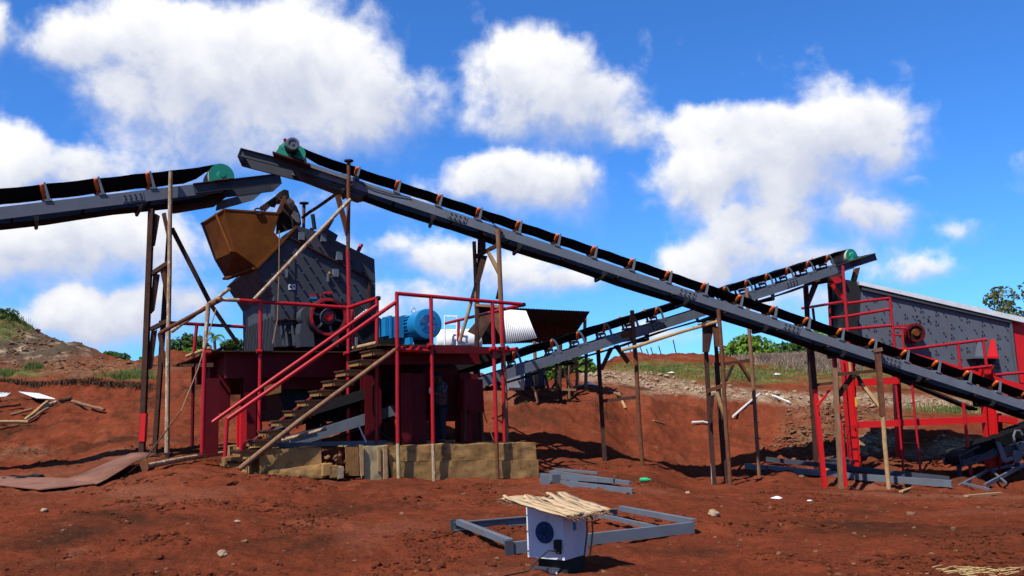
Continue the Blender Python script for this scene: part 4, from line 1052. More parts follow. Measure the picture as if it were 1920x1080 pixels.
m_ = MB(); m_.prism([F(559, 626, CO - .55), F(588, 622, CO - .55), F(590, 650, CO - .55), F(563, 650, CO - .55)], F.b * .45); m_.prism([F(564, 606, CO - .5), F(584, 602, CO - .5), F(586, 624, CO - .5), F(562, 626, CO - .5)], F.b * .4); m_.build('bearing_pedestal', DGREY, cr, smooth=False)
MB().lathe(F(583, 592, CO - .5), F.b, [(0, .12), (0, .26), (.4, .26), (.4, .1)], 22).build('bearing_housing', DGREY, cr)
# belt guard towards the motor
MB().prism([F(640, 566, CO - .3), F(668, 570, CO - .3), F(742, 614, CO - .3), F(742, 650, CO - .3), F(640, 650, CO - .3)], F.b * .35).build('drive_belt_guard', IRON, cr, smooth=False)
m_ = MB()
for k in range(7): p = F(665 + k * 4.2, 602 - k * 3.2, CO - .42); m_.lathe(p, F.b, [(0, .04), (0, .055), (.12, .055)], 8)
kind(m_.build('tension_springs', GALV, cr), 'stuff')
MB().beam(F(668, 648, CO - .7), F(668, 632, CO - .7), .06, .05, F.b).build('guard_stay', GREY, cr, smooth=False)

# hopper
ho = thing('feed_hopper', 'orange rusty steel hopper on the crusher inlet', 'hopper', cp(478, 492))
BK = 2.7
v0, v1, v2, v3, v4, v5 = cp(421, 393), cp(523, 400), cp(513, 436), cp(528, 454), cp(480, 500), cp(441, 471)
w0, w5, w4 = cp(378, 420, BK), cp(403, 487, BK), cp(423, 521, BK + .2)
w1 = v1 + F.b * BK; w2_ = v2 + F.b * BK; w3 = v3 + F.b * BK
MB().add([v0, v1, v2, v3, v4, v5], [(0, 1, 2, 3, 4, 5)]).build('front_plate', ORUST, ho, smooth=False, solid=.03)
MB().add([v0, v5, w5, w0], [(0, 1, 2), (0, 2, 3)]).build('left_plate', ORUST, ho, smooth=False, solid=.03)
MB().add([v5, v4, w4, w5], [(0, 1, 2, 3)]).build('lower_plate', ORUST, ho, smooth=False, solid=.03)
MB().add([w0, w5, w4, w3, w2_, w1], [(0, 1, 2, 3, 4, 5)]).build('rear_plate', ORUST, ho, smooth=False, solid=.03)
MB().add([v1, v2, v3, w3, w2_, w1], [(0, 1, 4, 5), (1, 2, 3, 4)]).build('right_plate', ORUST, ho, smooth=False, solid=.03)
lp_ = v0 * .72 + w0 * .28; lq_ = v5 * .9 + w5 * .1
MB().beam(lp_ - F.u * .05, lq_ - F.u * .05, .05, .06, F.b).build('stiffener', ORUST, ho, smooth=False)
for s0_, s1_ in ((v0, v1), (v0, w0)): MB().beam(s0_, s1_, .06, .04).build('rim_angle', ORUST, ho, smooth=False)
m_ = MB(); q0 = cp(484, 398, -.06)
m_.path([q0 + F.u * (.09 * math.cos(t)) + Z * (.07 * math.sin(t) + .03) for t in np.linspace(0, 6.28, 13)], .022, 7); m_.build('lifting_ring', RUSTD, ho)
# hood behind the hopper, with sunlit spots painted in as cream patches
hd_ = thing('hopper_hood', 'rounded dark rusty hood plate with painted sunlit patches behind the hopper', 'hood', cp(545, 430, .8))
arc = [(532, 365), (545, 374), (556, 388), (562, 404), (564, 420), (558, 432)]
rg = []
for (x, y) in arc: rg.append([cp(x, y, 1.0), cp(x - 5, y + 4, .4), cp(x - 14, y + 12, .2)])
MB().loft(rg).build('curved_plate', HOODM, hd_, solid=.03)
MB().add([cp(533, 366, 1.2), cp(545, 374, 1.2), cp(556, 388, 1.2), cp(562, 404, 1.2), cp(560, 425, 1.2), cp(517, 440, 1.2), cp(520, 400, 1.2)], [(0, 1, 2, 3, 4, 5, 6)]).build('back_plate', HOODM, hd_, smooth=False, solid=.03)
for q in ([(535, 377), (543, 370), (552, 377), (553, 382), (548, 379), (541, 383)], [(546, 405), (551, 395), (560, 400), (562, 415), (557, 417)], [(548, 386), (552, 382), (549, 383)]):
    MB().prism([cp(x, y, .14) for x, y in q], F.b * .03).build('sunlit_patch', SUNSPOT, hd_, smooth=False)
MB().prism([cp(518, 399, -.02), cp(527, 399, -.02), cp(541, 357, -.02), cp(537, 357, -.02)], F.b * .06).build('angle_strut', RUST, hd_, smooth=False)
MB().prism([cp(487, 388, .3), cp(527, 360, .3), cp(530, 364, .3), cp(497, 397, .3)], F.b * .05).build('angle_strut', RUSTD, hd_, smooth=False)
MB().prism([cp(503, 386, .35), cp(526, 371, .35), cp(515, 389, .35)], F.b * .03).build('gusset', ORUST, hd_, smooth=False)
MB().prism([cp(524, 360, .4), cp(533, 355, .4), cp(541, 357, .4), cp(543, 372, .4), cp(527, 378, .4)], F.b * .4).build('hood_nose', IRON, hd_, smooth=False)

# ------------------------------------------------------------------ blue motor
MO = 1.45; mcx = F(803, 607, MO); max_ = F.b
mt_ = thing('electric_motor', 'large blue electric motor on the platform edge', 'motor', V(mcx.x, mcx.y, ZD))
MB().lathe(mcx, max_, [(0, .0), (0, .31), (.015, .375), (.03, .385), (.46, .385), (.47, .36)], 36).build('fan_cowl', BLUE, mt_)
MB().lathe(mcx + max_ * .47, max_, [(0, .34), (1.0, .335), (1.02, .38), (1.10, .38), (1.12, .2), (1.2, .1)], 36).build('motor_body', BLUE, mt_)
m_ = MB()
for k in range(26):
    a = 2 * math.pi * k / 26
    if math.sin(a) > .78: continue
    d_ = F.u * math.cos(a) + Z * math.sin(a); m_.box(mcx + max_ * .96 + d_ * .355, .47, .008, .025, max_, max_.cross(d_), d_)
kind(m_.build('cooling_fins', BLUE, mt_, smooth=False), 'stuff')
m_ = MB()
for rr in (.07, .12, .17, .22): m_.lathe(mcx - max_ * .004, max_, [(0, rr), (-.006, rr + .006), (0, rr + .012)], 32, caps=False)
for k in range(8): a = k * math.pi / 4; d_ = F.u * math.cos(a) + Z * math.sin(a); m_.beam(mcx - max_ * .004 + d_ * .05, mcx - max_ * .004 + d_ * .23, .016, .008, max_)
m_.build('fan_grille', FANB, mt_)
tb_ = mcx + max_ * 1.0 - F.u * .52 + Z * -.02
m_ = MB().box(tb_, .17, .26, .27, F.u, F.b); m_.box(tb_ - F.u * .19, .025, .28, .29, F.u, F.b); m_.box(tb_ - F.u * .27, .05, .22, .23, F.u, F.b); m_.build('terminal_box', BLUE, mt_, smooth=False)
m_ = MB(); q0 = mcx + max_ * .95 + Z * .43
m_.path([q0 + F.u * (.06 * math.cos(t)) + Z * (.065 * math.sin(t) + .03) for t in np.linspace(0, 6.28, 15)], .016, 7); m_.build('lifting_eye', GALV, mt_)
m_ = MB()
for e in (-.3, .3): m_.box(mcx + max_ * .95 + F.u * e + V(0, 0, ZD + .09 - mcx.z), .07, .5, .09, F.u, F.b); m_.box(mcx + max_ * .95 + F.u * e * .9 + V(0, 0, (ZD + .25 - mcx.z)), .05, .5, .1, F.u, F.b)
m_.build('motor_foot', BLUE, mt_, smooth=False)

# ------------------------------------------------------------------ red control cabinet under the deck
cb = thing('control_cabinet', 'dark red cabinet standing on legs under the platform', 'cabinet', F.at_z(890, .8, .6))
MB().prism([F(869, 711, .55), F(905, 711, .55), F(908, 769, .55), F(869, 769, .55)], F.b * .4).build('case', MAROON, cb, smooth=False)
MB().prism([F(871, 713, .535), F(903, 713, .535), F(905, 766, .535), F(871, 766, .535)], F.b * .014).build('door', MAROON, cb, smooth=False)
MB().beam(F(880, 771, .6), F(908, 771, .6), .05, .05, F.b).build('stand_rail', RUSTD, cb, smooth=False)
for (x0, x1, o) in ((872, 871, .6), (902, 905, .6), (900, 903, .9), (874, 873, .9)): MB().beam(F(x0, 770, o), F(x1, 826, o), .06, .06, F.b).build('leg', RUSTD, cb, smooth=False)
MB().tube(F(906, 772, .6), F(926, 826, .2), .014, n=6).build('stay_rod', RUST, cb)

# ------------------------------------------------------------------ trestles and props
def to_ground(p0, p1, sink=.12):
    """run the line p0 p1 on until it is sunk in the ground"""
    d = (p1 - p0).normalized(); q = p1.copy()
    for _ in range(400):
        if q.z < ground(q.x, q.y) - sink: break
        q += d * .02
    return q


def leg(parent, p0, p1, mat, w=.10, round_=False, name='leg', sink=True, up=None, r1=None):
    q = to_ground(p0, p1) if sink else p1
    if round_:
        n = 7; pts = []; rad = []
        for k in range(n):
            t = k / (n - 1); j = V(fnoise(p0.x + t * 3, 1, 2, 2), fnoise(p0.x + t * 3, 5, 2, 2), 0) * w * .25; pts.append(p0 * (1 - t) + q * t + (j if 0 < k < n - 1 else V(0, 0, 0)))
            rad.append((w * (1 - t) + (r1 or w) * t) / 2)
        return MB().path(pts, rad, 10).build(name, mat, parent)
    return MB().beam(p0, q, w, w, up or V(0, 1, 0)).build(name, mat, parent, smooth=False)


def bar(parent, p0, p1, mat, w=.09, h=.09, name='brace', up=None):
    return MB().beam(p0, p1, w, h, up or V(0, 1, 0)).build(name, mat, parent, smooth=False)


def plate(parent, pts, vec, mat, name='gusset'):
    return MB().prism(pts, vec).build(name, mat, parent, smooth=False)


# left trestle under the feed conveyor
k1 = lambda x, y, o=0.0: K1(x, y, o)
T = thing('support_trestle', 'dark steel trestle with red foot at far left under the feed conveyor', 'trestle', G(*k1(270, 850, .1).xy))
leg(T, k1(284, 392, .12), k1(268, 800, .12), RUSTD, .13); bar(T, k1(270.5, 775, .10), k1(267.5, 828, .10), REDD, .14, .14, 'painted_foot')
for (a, b_, c_, d_) in (((291, 400), (300, 405), (291, 460), (286, 462)), ((288, 512), (300, 515), (290, 582), (282, 590)), ((284, 622), (295, 618), (286, 690), (276, 695))):
    plate(T, [k1(*a, .08), k1(*b_, .08), k1(*c_, .08), k1(*d_, .08)], K1.b * .1, RUSTD)
bar(T, k1(284, 514, .1), k1(320, 490, .1), RUSTD, .1, .12, 'cross_beam'); bar(T, k1(282, 618, .1), k1(318, 600, .1), RUSTD, .1, .12, 'cross_beam')
plate(T, [k1(301, 505, .05), k1(309, 500, .05), k1(320, 560, .05), k1(313, 565, .05)], K1.b * .1, RUST, 'knee_brace'); plate(T, [k1(304, 400, .05), k1(311, 398, .05), k1(318, 436, .05), k1(313, 440, .05)], K1.b * .1, RUST, 'knee_brace')
plate(T, [k1(296, 625, .05), k1(303, 622, .05), k1(314, 685, .05), k1(308, 690, .05)], K1.b * .1, RUST, 'knee_brace')
bar(T, k1(322, 428, .3), k1(396, 572, .3), RUSTD, .10, .10); bar(T, k1(396, 572, .32), k1(446, 645, .9), TIMBER, .09, .09)
leg(T, k1(318, 430, 1.0), k1(300, 700, 1.0), RUSTD, .11)
P = thing('timber_pole', 'tall pale bark pole standing beside the left trestle', 'pole', G(*k1(313, 860, -.12).xy)); leg(P, k1(320, 322, -.14), k1(313, 862, -.14), BARK, .105, True, 'shaft', r1=.12)
MB().box(to_ground(k1(320, 322, -.14), k1(313, 862, -.14), 0) + V(0, 0, .16), .13, .13, .02).build('foot_plate', RUSTD, P, smooth=False)


def pole(label, p0, p1, mat, d=.09, r1=None, name='timber_pole', cat='pole', n=7):
    pts, rad = [], []
    for k in range(n):
        t = k / (n - 1); j = V(0, 0, fnoise(p0.x * 2 + t * 4, p0.y, 3, 2)) * d * .35; pts.append(p0 * (1 - t) + p1 * t + (j if 0 < k < n - 1 else V(0, 0, 0))); rad.append((d * (1 - t) + (r1 or d) * t) / 2)
    return tag(MB().path(pts, rad, 10).build(name, mat), label, cat)


pole('long pale pole leaning across the crusher side up to the rusty post', F(476, 562, 2.02), F(657, 374, 2.02), BARK, .085, .10)
pole('dark rusty pipe propping the return conveyor head from the crusher top', F(567, 408, 4.3), F(657, 345, 2.3), RUST, .09, name='prop_pipe', cat='pipe')
pole('dark rusty pipe sloping from the left trestle to the platform railing', F(300, 625, 4.3), F(416, 561, 2.06), RUST, .10, name='prop_pipe', cat='pipe')
pole('pale pole crossing behind the platform railing corner', F(322, 622, 4.6), F(430, 541, 3.5), BARK, .09)
tag(MB().prism([F(630, 366, 2.5), F(638, 364, 2.5), F(657, 437, 2.5), F(650, 441, 2.5)], F.b * .1).build('channel_strut', RUST, smooth=False), 'short rusty channel strut under the return conveyor head', 'strut')
g0 = on_ground(272, 880)
tag(MB().path([F(405, 580, 2.0), F(372, 690, 1.0), F(340, 770, .5), g0 + V(0, 0, .25), on_ground(240, 890) + V(0, 0, .03), on_ground(200, 893) + V(0, 0, .02)], .014, 6).build('rope', ROPE), 'thin brown rope hanging from the railing down to the red earth', 'rope')
tag(MB().path([F(524, 432, 3.0), F(523, 520, 3.0), F(520, 600, 3.0), F(511, 645, 2.9)], .014, 6).build('rope', ROPE), 'thin brown rope hanging down the crusher side from the hopper', 'rope')

K2 = Plane(c2.P0, math.degrees(math.atan2(-c2.u.y, -c2.u.x)))
k2 = lambda x, y, o=0.0: K2(x, y, o)
k3 = lambda x, y, o=0.0: K3(x, y, o)
# trestle behind the platform
T = thing('support_trestle', 'timber and steel trestle behind the platform carrying the return conveyor', 'trestle', G(*k2(930, 800, .5).xy))
leg(T, k2(934, 430, -.10), k2(941, 600, -.10), TIMBER, .13, True); leg(T, k2(889, 453, .95), k2(895, 640, .95), TIMBER, .11, True); leg(T, k2(900, 430, .7), k2(893, 640, .9), RUSTD, .1)
bar(T, k2(891, 482, .7), k2(936, 458, -.05), RUSTD, .09, .12, 'cross_beam')
plate(T, [k2(903, 478, .4), k2(914, 480, .4), k2(899, 534, .4), k2(891, 530, .4)], K2.b * .08, RUSTD); plate(T, [k2(902, 432, .4), k2(910, 432, .4), k2(911, 470, .4), k2(901, 470, .4)], K2.b * .1, RUSTD)
plate(T, [k2(914, 474, .0), k2(918, 470, .0), k2(940, 508, .0), k2(935, 516, .0)], K2.b * .1, PTIMBER, 'knee_brace'); plate(T, [k2(929, 432, -.12), k2(940, 428, -.12), k2(939, 446, -.12), k2(931, 444, -.12)], K2.b * .1, TIMBER, 'packing_block')
bar(T, k2(939, 530, -.1), k2(932, 560, .2), TIMBER, .08, .06); bar(T, k2(890, 572, .9), k2(937, 575, .0), TIMBER, .07, .07)
pole('pale bark prop leaning behind the railing beside the blue motor', k2(898, 515, 1.0), k2(862, 640, 1.2), BARK, .10)

# trestle mid of the return conveyor
T = thing('support_trestle', 'three-legged rusty trestle under the middle of the return conveyor', 'trestle', G(*k2(1355, 890, .3).xy))
leg(T, k2(1347, 580, -.06), k2(1369, 900, -.06), RUST, .11, True); leg(T, k2(1320, 600, .5), k2(1331, 780, .5), RUSTD, .11); leg(T, k2(1331, 778, .5), k2(1337, 890, .5), CONCG, .09, True, 'leg')
leg(T, k2(1338, 590, .85), k2(1358, 860, .85), RUSTD, .09)
plate(T, [k2(1319, 608, .3), k2(1340, 604, .3), k2(1330, 660, .3), k2(1319, 660, .3)], K2.b * .08, RUSTD); plate(T, [k2(1336, 612, .2), k2(1349, 612, .2), k2(1349, 650, .2), k2(1344, 650, .2)], K2.b * .08, RUST)
plate(T, [k2(1316, 606, .2), k2(1345, 598, .2), k2(1345, 606, .2), k2(1316, 612, .2)], K2.b * .3, RUST, 'cross_beam')
bar(T, k2(1327, 733, .4), k2(1358, 722, .0), RUST, .10, .10, 'cross_beam'); plate(T, [k2(1332, 742, .3), k2(1340, 740, .3), k2(1335, 792, .3), k2(1329, 795, .3)], K2.b * .08, RUSTD); plate(T, [k2(1340, 736, .1), k2(1347, 734, .1), k2(1358, 770, .1), k2(1357, 780, .1)], K2.b * .08, PTIMBER, 'knee_brace')
pole('long pale timber pole running from under one conveyor to the other', k3(1165, 657, -.2), k2(1345, 603, .15), PTIMBER, .10, .09)

T = thing('support_trestle', 'rusty two-post trestle under the lower half of the product conveyor', 'trestle', G(*k3(1170, 865, .2).xy))
leg(T, k3(1121, 650, .7), k3(1134, 868, .7), RUSTD, .11); leg(T, k3(1185, 582, -.06), k3(1204, 862, -.06), RUST, .12, True)
bar(T, k3(1122, 646, .6), k3(1187, 635, .0), RUSTD, .10, .12, 'cross_beam'); bar(T, k3(1128, 752, .6), k3(1193, 745, .0), RUSTD, .09, .10, 'cross_beam')
for q in (((1144, 652), (1152, 650), (1131, 694), (1127, 690)), ((1152, 648), (1160, 646), (1181, 676), (1177, 682))): plate(T, [k3(x, y, .35) for x, y in q], K3.b * .07, RUSTD if q[0][0] < 1150 else RUST)
bar(T, k3(1165, 630, .0), k3(1183, 626, .0), ORUST, .12, .08, 'packing_block')
tag(pole('loose weathered pole lying against the slope behind the low trestle', on_ground(1100, 722) + V(0, 0, .12), on_ground(1166, 752) + V(0, 0, .3), TIMBER, .12), 'loose weathered pole lying against the slope behind the low trestle', 'pole')

T = thing('support_trestle', 'tall single-post timber trestle behind the return conveyor crossing', 'trestle', G(*k3(1420, 870, .2).xy))
leg(T, k3(1400, 540, -.08), k3(1422, 870, -.08), TIMBER, .11, True); bar(T, k3(1344, 684, .7), k3(1406, 676, .0), RUSTD, .10, .12, 'cross_beam')
leg(T, k3(1342, 680, .75), k3(1352, 820, .75), RUSTD, .08)
plate(T, [k3(1372, 686, .3), k3(1378, 684, .3), k3(1364, 715, .3), k3(1361, 712, .3)], K3.b * .07, RUSTD); plate(T, [k3(1386, 682, .1), k3(1391, 681, .1), k3(1409, 710, .1), k3(1408, 716, .1)], K3.b * .07, RUST)

T = thing('support_trestle', 'rusty and red trestle below the low end of the return conveyor', 'trestle', G(*k2(1590, 880, .3).xy))
leg(T, k2(1520, 640, .85), k2(1528, 730, .85), RUSTD, .12, sink=False); leg(T, k2(1528, 730, .85), k2(1541, 860, .85), REDD, .12)
leg(T, k2(1565, 690, .1), k2(1576, 900, .0), TIMBER, .11); leg(T, k2(1564, 672, .9), k2(1580, 850, .9), REDD, .1)
leg(T, k2(1645, 657, -.08), k2(1655, 780, -.08), RUST, .13, sink=False); leg(T, k2(1655, 778, -.08), k2(1666, 912, -.08), PTIMBER, .12, True)
bar(T, k2(1560, 703, .3), k2(1645, 695, .0), RUSTD, .09, .10, 'cross_beam'); bar(T, k2(1528, 722, .8), k2(1570, 717, .2), RUSTD, .08, .08, 'cross_beam')
plate(T, [k2(1557, 728, .6), k2(1562, 726, .6), k2(1536, 762, .6), k2(1532, 760, .6)], K2.b * .07, REDD, 'knee_brace'); plate(T, [k2(1598, 700, .3), k2(1607, 702, .3), k2(1577, 744, .3), k2(1571, 738, .3)], K2.b * .08, RUSTD); bar(T, k2(1606, 702, .3), k2(1622, 730, .2), RUSTD, .08, .08); bar(T, k2(1621, 726, .2), k2(1648, 762, .0), PTIMBER, .09, .08)
bar(T, k2(1640, 657, -.1), k2(1652, 655, -.1), TIMBER, .1, .14, 'packing_block')

# ------------------------------------------------------------------ vibrating screen
SP = Plane(at(1700, 620, 27.3), 2.0); sp_ = lambda x, y, o=0.0: SP(x, y, o)
sc = thing('vibrating_screen', 'large grey riveted vibrating screen on red frame at the right', 'screen', SP.at_z(1740, 1.5, 1.2))
SD = 2.3
body = [sp_(1615, 540), sp_(1894, 601), sp_(1908, 721), sp_(1760, 684), sp_(1609, 634)]
MB().prism(body, SP.b * .05).build('side_plate', SCRG, sc, smooth=False)
MB().prism([p + SP.b * SD for p in body], SP.b * .05).build('side_plate', SCRG, sc, smooth=False)
MB().add([sp_(1614, 538), sp_(1609, 634), sp_(1609, 634) + SP.b * SD, sp_(1614, 538) + SP.b * SD], [(0, 1, 2, 3)]).build('feed_end_plate', DGREY, sc, smooth=False, solid=.04)
MB().prism([sp_(1614, 530, -.02), sp_(1586, 524, -.02), sp_(1580, 640, -.02), sp_(1608, 640, -.02)], SP.b * 1.1).build('feed_box', IRON, sc, smooth=False)
cv_ = MB(); cv_.prism([sp_(1610, 527, -.14), sp_(1925, 596, -.14), sp_(1925, 606, -.14), sp_(1612, 534, -.14)], SP.b * (SD + .2)); cv_.build('top_cover', GALV, sc, smooth=False)
MB().beam(sp_(1615, 541, -.05), sp_(1894, 603, -.05), .10, .09).build('top_flange', DGREY, sc, smooth=False)
MB().beam(sp_(1609, 636, -.04), sp_(1908, 722, -.04), .09, .07).build('bottom_flange', RUSTD, sc, smooth=False)
MB().beam(sp_(1894, 603, -.04), sp_(1908, 721, -.04), .06, .07, SP.b).build('end_flange', SCRG, sc, smooth=False)
m_ = MB()
for i in range(19):
    for j in range(7):
        x = 1625 + i * 14.5; y = 553 + j * 18.5 + (x - 1617) * .222
        if (i + j) % 3 == 2 or y > 634 + (x - 1609) * .29 - 8: continue
        for (dx, dy) in ((0, 0), (4, 6), (0, 7))[:2 + (i % 2)]:
            m_.lathe(sp_(x + dx, y + dy, -.03), SP.b, [(0, .016), (.0, .02), (.03, .02)], 6)
for (x, y) in zip(rng.uniform(1718, 1752, 16), rng.uniform(592, 608, 16)): m_.lathe(sp_(x, y, -.012), SP.b, [(0, .0), (0, .026), (.012, .026)], 7)
kind(m_.build('rivets', IRON, sc), 'stuff')
WC = sp_(1718, 624, -.42)
rm = MB().lathe(WC, SP.b, [(0, .22), (0, .295), (.02, .305), (.30, .305), (.30, .22), (0, .22)], 32).build('drive_wheel', MAROON, sc)
MB().lathe(WC + SP.b * .05, SP.b, [(0, 0), (0, .225)], 28).build('wheel_web', RUSTD, rm); MB().lathe(WC - SP.b * .02, SP.b, [(0, 0), (0, .10), (.05, .13), (.1, .13)], 20).build('hub', ORUST, rm)
m_ = MB()
for k in range(8): a = k * math.pi / 4; m_.lathe(WC + SP.b * .03 + (SP.u * math.cos(a) + Z * math.sin(a)) * .17, SP.b, [(0, .02), (.02, .02)], 7)
kind(m_.build('bolts', IRON, rm), 'stuff')
MB().lathe(WC + SP.b * .3, SP.b, [(0, .24), (.14, .26)], 24).build('bearing_housing', IRON, sc)
MB().prism([sp_(1896, 606, .1), sp_(1960, 604, .1), sp_(1960, 730, .1), sp_(1909, 716, .1)], SP.b * SD).build('discharge_chute', REDD, sc, smooth=False)
for x0 in (1838, 1862):
    m_ = MB().prism([sp_(x0 - 9, 668, -.34), sp_(x0 + 9, 668, -.34), sp_(x0 + 3, 636, -.06), sp_(x0 - 3, 636, -.06)], SP.b * .05); m_.prism([sp_(x0 - 12, 668, -.46), sp_(x0 + 12, 668, -.46), sp_(x0 + 12, 672, -.46), sp_(x0 - 12, 672, -.46)], SP.b * .46); m_.build('mounting_bracket', REDD if x0 > 1850 else SCRG, sc, smooth=False)
    MB().lathe(sp_(x0, 690, -.24), Z, [(0, .10), (.08, .12), (.16, .10), (.27, .12)], 14).build('rubber_mount', IRON, sc)
# red frame under it
fr_ = thing('screen_support', 'bright red steel legs, beams and ladder under the grey screen', 'frame', SP.at_z(1740, -.6, .5))


def rbeam(p0, p1, w, h, name, up=None, mat=REDD):
    return MB().beam(p0, p1, w, h, up or Z).build(name, mat, fr_, smooth=False)


def hleg(x0, y0, x1, y1, o, w, dp):
    p0, p1 = sp_(x0, y0, o), sp_(x1, y1, o); p1 = to_ground(p0, p1, .05); m_ = MB()
    for e in (-1, 1): m_.beam(p0 + SP.u * (e * (w / 2 - .012)), p1 + SP.u * (e * (w / 2 - .012)), .024, dp, SP.b)
    m_.beam(p0, p1, w - .05, .02, SP.b); return m_.build('leg', REDD, fr_, smooth=False)


hleg(1586, 672, 1603, 878, -.3, .30, .24); hleg(1848, 690, 1862, 880, -.35, .34, .26); hleg(1870, 775, 1877, 868, .2, .16, .2); hleg(1592, 640, 1600, 860, 1.9, .26, .24); hleg(1850, 690, 1858, 850, 1.9, .26, .24); hleg(1680, 700, 1688, 860, 1.9, .2, .2)
rbeam(sp_(1600, 797, -.3), sp_(1849, 786, -.35), .14, .20, 'cross_beam'); rbeam(sp_(1873, 785, -.35), sp_(1905, 790, -.3), .14, .20, 'cross_beam')
rbeam(sp_(1600, 718, -.3), sp_(1682, 713, -.3), .16, .22, 'cross_beam'); rbeam(sp_(1612, 640, -.15), sp_(1920, 728, -.15), .16, .20, 'side_beam'); rbeam(sp_(1612, 652, 2.2), sp_(1920, 738, 2.2), .16, .20, 'side_beam')
rbeam(sp_(1682, 716, -.3), sp_(1682, 716, 1.9), .14, .16, 'cross_beam'); rbeam(sp_(1582, 735, -.25), sp_(1598, 768, -.25), .10, .14, 'knee_brace'); rbeam(sp_(1604, 745, -.44), sp_(1605, 763, -.44), .03, .05, 'warning_strip', SP.b, YELLOW)
rbeam(sp_(1780, 690, .3), sp_(1856, 764, .3), .12, .4, 'discharge_slide', Z, IRON); rbeam(sp_(1690, 712, .4), sp_(1825, 768, .4), .5, .06, 'under_pan', Z, IRON)
for x0, x1 in ((1680, 1694), (1710, 1726)): pipe('ladder_rail', [sp_(x0, 722, -.65), to_ground(sp_(x0, 722, -.65), sp_(x1, 885, -.65), .03)], .035, RED, fr_)
for k in range(7): y = 730 + k * 25; t = (y - 722) / 163; pipe('ladder_rung', [sp_(1680 + 14 * t, y, -.65), sp_(1710 + 16 * t, y + 1, -.65)], .012, IRON, fr_, 6)
for k in range(4):
    y = 800 + k * 22; pipe('ladder_rung', [sp_(1586 - k * .3, y, -.5), sp_(1612, y, -.5)], .012, IRON, fr_, 6)
pipe('ladder_rail', [sp_(1583, 795, -.5), to_ground(sp_(1583, 795, -.5), sp_(1586, 880, -.5), .03)], .014, IRON, fr_, 6)
pipe('post', [sp_(1806, 755, -1.0), to_ground(sp_(1806, 755, -1.0), sp_(1820, 885, -1.0), .03)], .05, RED, fr_)
pipe('post', [sp_(1566, 690, -.4), sp_(1570, 760, -.4)], .04, RED, fr_)
# walkway railings in front of the screen
rl = thing('screen_walkway', 'red pipe walkway railings in front of the grey screen', 'railing', sp_(1700, 700, -.9))
RO = -1.0


def rr_(name, pts, r=.045, o=RO): return pipe(name, [sp_(*p[:2], p[2] if len(p) > 2 else o) for p in pts], r, RED, rl)


rr_('post', [(1580, 498), (1593, 668)]); rr_('post_foot', [(1592, 668), (1595, 698)]).data.materials[0] = PTIMBER
rr_('rail', [(1588, 569), (1669, 559)]); rr_('rail', [(1589, 593), (1667, 580)]); rr_('rail', [(1548, 620, -.3), (1592, 617), (1672, 610)]); rr_('rail', [(1560, 596, -.2), (1590, 593)])
rr_('post', [(1668, 559), (1679, 666)]); rr_('rail', [(1504, 578, 1.5), (1582, 566, RO)]); rr_('post', [(1513, 535, 1.2), (1517, 625, 1.2)], .05); rr_('post', [(1524, 578, 1.0), (1529, 620, 1.0)]); rr_('post', [(1555, 574, .2), (1557, 615, .2)])
rr_('rail', [(1676, 615), (1700, 616)], .035); rr_('rail', [(1677, 655), (1703, 655), (1840, 638)]); rr_('post', [(1692, 617), (1696, 680)], .035); rr_('post', [(1703, 655), (1707, 690)]); rr_('rail', [(1676, 628), (1694, 629)], .025)
for k in range(5): rr_('step_bar', [(1678 + k * 5, 612), (1682 + k * 5, 609, RO + .5)], .02)
rr_('post', [(1796, 642), (1803, 712)]); rr_('post', [(1843, 638), (1850, 688)]); rr_('rail', [(1764, 697), (1860, 686)]); rr_('rail', [(1840, 638), (1850, 637)]); rr_('rail', [(1866, 703), (1935, 697)])
for k in range(5): rr_('step_bar', [(1842 + k * 4.4, 692), (1845 + k * 4.4, 686, RO + .5)], .02)
pt = thing('head_trestle', 'red and rusty trestle under the green drum end of the product conveyor', 'trestle', SP.at_z(1560, -.5, .2))
bar(pt, k3(1508, 533, .5), k3(1583, 514, -.2), RUSTD, .1, .14, 'cross_beam'); plate(pt, [k3(1526, 532, .3), k3(1536, 530, .3), k3(1518, 574, .3), k3(1513, 570, .3)], K3.b * .08, RUSTD); leg(pt, k3(1510, 535, .8), k3(1526, 800, .8), RUSTD, .12)
bar(pt, k3(1555, 528, .1), k3(1585, 566, .0), REDD, .11, .11, 'knee_brace'); plate(pt, [k3(1604, 503, .5), k3(1613, 501, .5), k3(1597, 566, .5), k3(1590, 562, .5)], K3.b * .09, RUST, 'channel_strut')
plate(pt, [k3(1558, 522, -.15), k3(1580, 516, -.15), k3(1580, 528, -.15), k3(1566, 532, -.15)], K3.b * .06, REDD)
leg(pt, k3(1555, 530, .9), k3(1575, 820, 1.0), RUSTD, .11)

# ------------------------------------------------------------------ steel lying on the ground
def gchan(name, pts, h, fl, mat, parent, lift=0.0, side=None):
    p0, p1 = pts; d = (p1 - p0).normalized(); sd = side or V(-d.y, d.x, 0).normalized()
    n = sd.cross(d)
    if n.z < 0: n = -n
    return MB().channel(p0 + n * (h / 2 + lift), p1 + n * (h / 2 + lift), h, fl, sd, n, .014).build(name, mat, parent, smooth=False)


